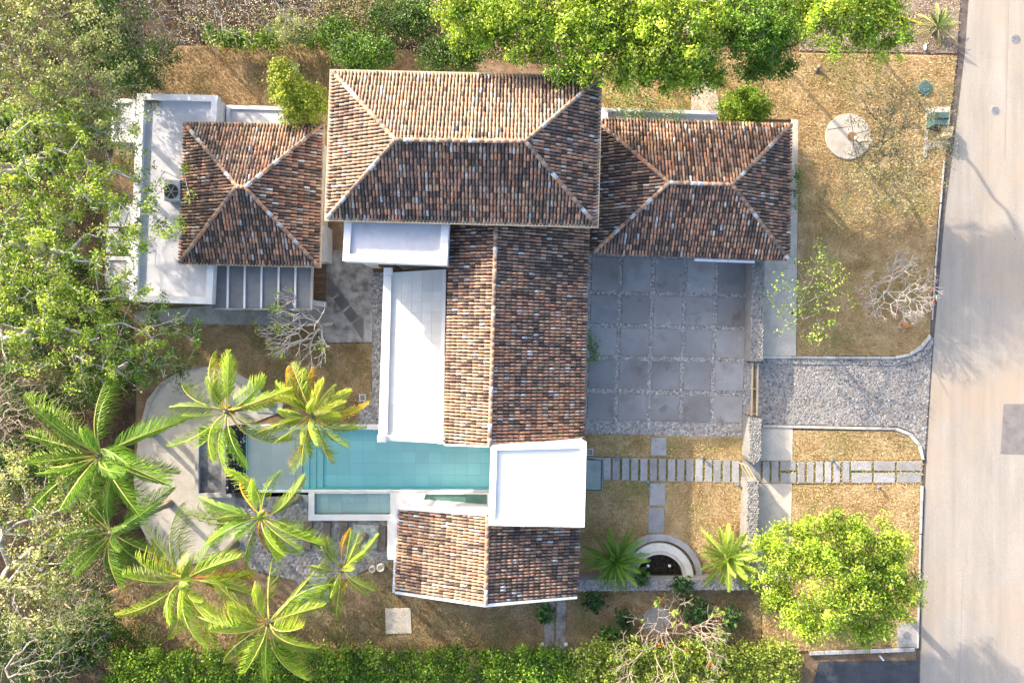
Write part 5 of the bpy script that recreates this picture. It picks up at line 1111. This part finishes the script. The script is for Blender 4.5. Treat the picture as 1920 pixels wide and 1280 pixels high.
def palm(label, base_px, crown_px, z, n, L, seed, lib, dead=2, up0=68, up1=-28, tone=(1, 1, 1)):
    r = np.random.default_rng(seed); b = W(*base_px); c = W(*crown_px, z); t = thing('coconut_palm', b, label, 'palm tree', 'coconut palms by the pool')
    path = []; rad = []
    for i in range(15):
        f = i / 14; p = b + (c - b) * np.array((f ** 1.25, f ** 1.25, f)); path.append(p); rad.append(.15 - .05 * f + (.012 if i % 2 else 0) + (.1 * (1 - f * 6) if f < .16 else 0))
    MB().tube(path, rad, 10).build('trunk', M['palm_trunk'], t, smooth=True)
    blob('crown_shaft', c + (0, 0, .08), (.2, .2, .32), M['palm_trunk'], t, seed)
    off = r.uniform(0, 6.28)
    for i in range(n):
        f = i / (n - 1); yaw = off + i * 2.39996 + r.normal(0, .35); pit = R(up0 + (up1 - up0) * f ** .8 + r.normal(0, 10)); s = L * (.72 + .40 * min(1, f * 2.0)) * r.uniform(.85, 1.15)
        o = bpy.data.objects.new('frond', lib[int(r.integers(len(lib)))]); C.objects.link(o); o.parent = t
        o.location = tuple(c - b + np.array((math.cos(yaw) * .1, math.sin(yaw) * .1, .25 - .25 * f)))
        o.rotation_euler = (r.normal(0, .5), -pit, yaw); o.scale = (s, s * r.uniform(.85, 1.1), s)
        if i >= n - dead: o.color = (1.9, 1.0, .55, 1) if r.random() < .6 else (1.6, .75, .45, 1)
        else: k = r.uniform(.55, 1.25); o.color = (k * r.uniform(.85, 1.1) * tone[0], k * tone[1], k * tone[2], 1)
    cn = MB()
    for i in range(6):
        a = off + i * 1.05; lathe(cn, c + (math.cos(a) * .22, math.sin(a) * .22, -.22), [(.03, -.1), (.09, -.04), (.1, .04), (.03, .11)], 8)
    cn.build('coconuts', surface('nut%d' % seed, [(.3, (.3, .2, .05)), (.6, (.45, .32, .08))], 4, None, .5, 0), t, smooth=True)['kind'] = 'stuff'
    return t
palm('yellow-green coconut palm over the stone basin and cascade', (508, 757), (428, 770), 6.2, 22, 3.1, 301, FR, 2, tone=(1.08, 1.03, 1))
palm('golden-tipped compact coconut palm at the pool edge beside the terrace', (640, 760), (586, 778), 6.0, 34, 2.5, 302, FR, 4, 70, -10, tone=(1.2, 1.08, 1))
palm('largest deep green coconut palm with long fronds beside the garden terrace', (287, 811), (190, 853), 6.6, 27, 4.0, 303, FG, 0)
palm('dark green coconut palm with bent trunk below the largest palm', (320, 943), (212, 998), 6.6, 22, 3.1, 304, FG, 0, tone=(.8, .85, .8))
palm('bright coconut palm with a golden frond beside the spa basin', (563, 935), (490, 968), 6.2, 22, 3.0, 305, FR, 2, tone=(1.0, 1.05, 1))
palm('broad coconut palm standing at the corner of the pool yard', (443, 1018), (352, 1083), 6.6, 23, 3.4, 306, FR, 2)
palm('lowest large coconut palm reaching over the bottom hedge', (573, 1090), (505, 1165), 6.8, 24, 3.5, 307, FR, 1)
palm('small young coconut palm near the annex corner', (685, 1004), (642, 1066), 5.2, 18, 2.15, 308, FR, 2, tone=(1.1, 1.1, 1))
# gravel tree pits
for n_, (x0, y0, x1, y1, lab) in enumerate(((660, 983, 708, 1028, 'square blue-green gravel pit around the young palm trunk'), (552, 926, 578, 950, 'blue-green gravel pit around the palm beside the spa'), (480, 742, 530, 775, 'blue-green gravel pit beside the pool head'))):
    t = thing('gravel_pit', W((x0 + x1) / 2, (y0 + y1) / 2), lab, 'gravel bed', 'gravel pits around palms')
    MB().prism(WP([(x0 + 3, y0), (x1 + 2, y0 + 2), (x1 - 2, y1), (x0, y1 - 2)], .11), 0, .11).build('gravel_bed', surface('pit%d' % n_, [(.3, (.16, .2, .19)), (.5, (.28, .32, .3)), (.7, (.42, .45, .42))], 3, (50, .6), .95, .5, 50, .02), t)
CYC = ((.06, .16, .012), (.12, .25, .02), (.22, .36, .04), (.25, .36, .07)); CYL = ((.2, .34, .03), (.34, .47, .06), (.52, .58, .15), (.55, .56, .2))
def cycad(label, px, lib, n, L, seed):
    r = np.random.default_rng(seed); b = W(*px); t = thing('date_palm', b, label, 'palm tree', 'short palms beside the fountain')
    MB().tube([b, b + np.array((0, 0, .5)), b + np.array((.03, .02, 1.0))], [.22, .2, .16], 10).build('trunk', M['palm_trunk'], t, smooth=True)
    for i in range(n):
        f = i / (n - 1); o = bpy.data.objects.new('frond', lib[i % len(lib)]); C.objects.link(o); o.parent = t; o.location = (.03, .02, 1.05 - .15 * f); yaw = i * 2.39996 + r.normal(0, .12)
        s = L * r.uniform(.85, 1.1) * (.75 + .3 * min(1, 2 * f)); o.rotation_euler = (r.normal(0, .25), -R(62 - 62 * f + r.normal(0, 6)), yaw); o.scale = (s, s, s); k = r.uniform(.8, 1.15); o.color = (k, k, k, 1)
C1 = [frond_mesh(1.0, .25, .3 + .15 * i, 27, .17, .3, .02, 260 + i, CYC, .014, 1.0, .3) for i in range(3)]
C2 = [frond_mesh(1.0, .25, .3 + .15 * i, 26, .19, .3, .03, 270 + i, CYL, .016, .9, .25) for i in range(3)]
cycad('deep green spiky short palm between annex and half-round pond', (1147, 1040), C1, 48, 2.15, 311)
cycad('lime-green short palm with broad fronds beside the light stone wall', (1352, 1035), C2, 36, 2.1, 312)
# dry palmetto at the road corner
vp = thing('dry_palmetto', W(1750, 55), 'dark palmetto clump with dry fronds in the straw beside the road', 'plant', 'bushes of the front garden')
MB().tube([W(1750, 55), W(1750, 55, .4)], [.25, .2], 9).build('trunk', M['palm_trunk'], vp)
for i in range(26):
    o = bpy.data.objects.new('frond', C1[i % 3]); C.objects.link(o); o.parent = vp; o.location = (0, 0, .4); s = 1.0 + .5 * (i > 16); o.rotation_euler = (0, -R(60 - 3 * i), i * 2.4); o.scale = (s, s, s); o.color = (.5, .6, .6, 1) if i < 15 else (3.2, 1.7, 6, 1)

db = thing('dry_branch', W(285, 191, 2.9), 'dry brown branch lying in the corner of the white flat roof', 'branch')
bm_ = MB(); bm_.tube([W(270, 187, 2.95), W(280, 192, 3.0), W(292, 188, 2.98), W(302, 192, 2.95)], [.05, .06, .05, .02], 6); bm_.tube([W(282, 192, 2.98), W(285, 200, 2.95), W(281, 206, 2.93)], [.045, .035, .015], 6); bm_.tube([W(290, 189, 2.98), W(297, 196, 2.95), W(293, 198, 2.93)], [.04, .03, .015], 6)
bm_.build('branch_wood', surface('dry_wood', [(.3, (.12, .07, .04)), (.6, (.22, .14, .085))], 5, (20, .3), .9, .3, 20, .01), db)
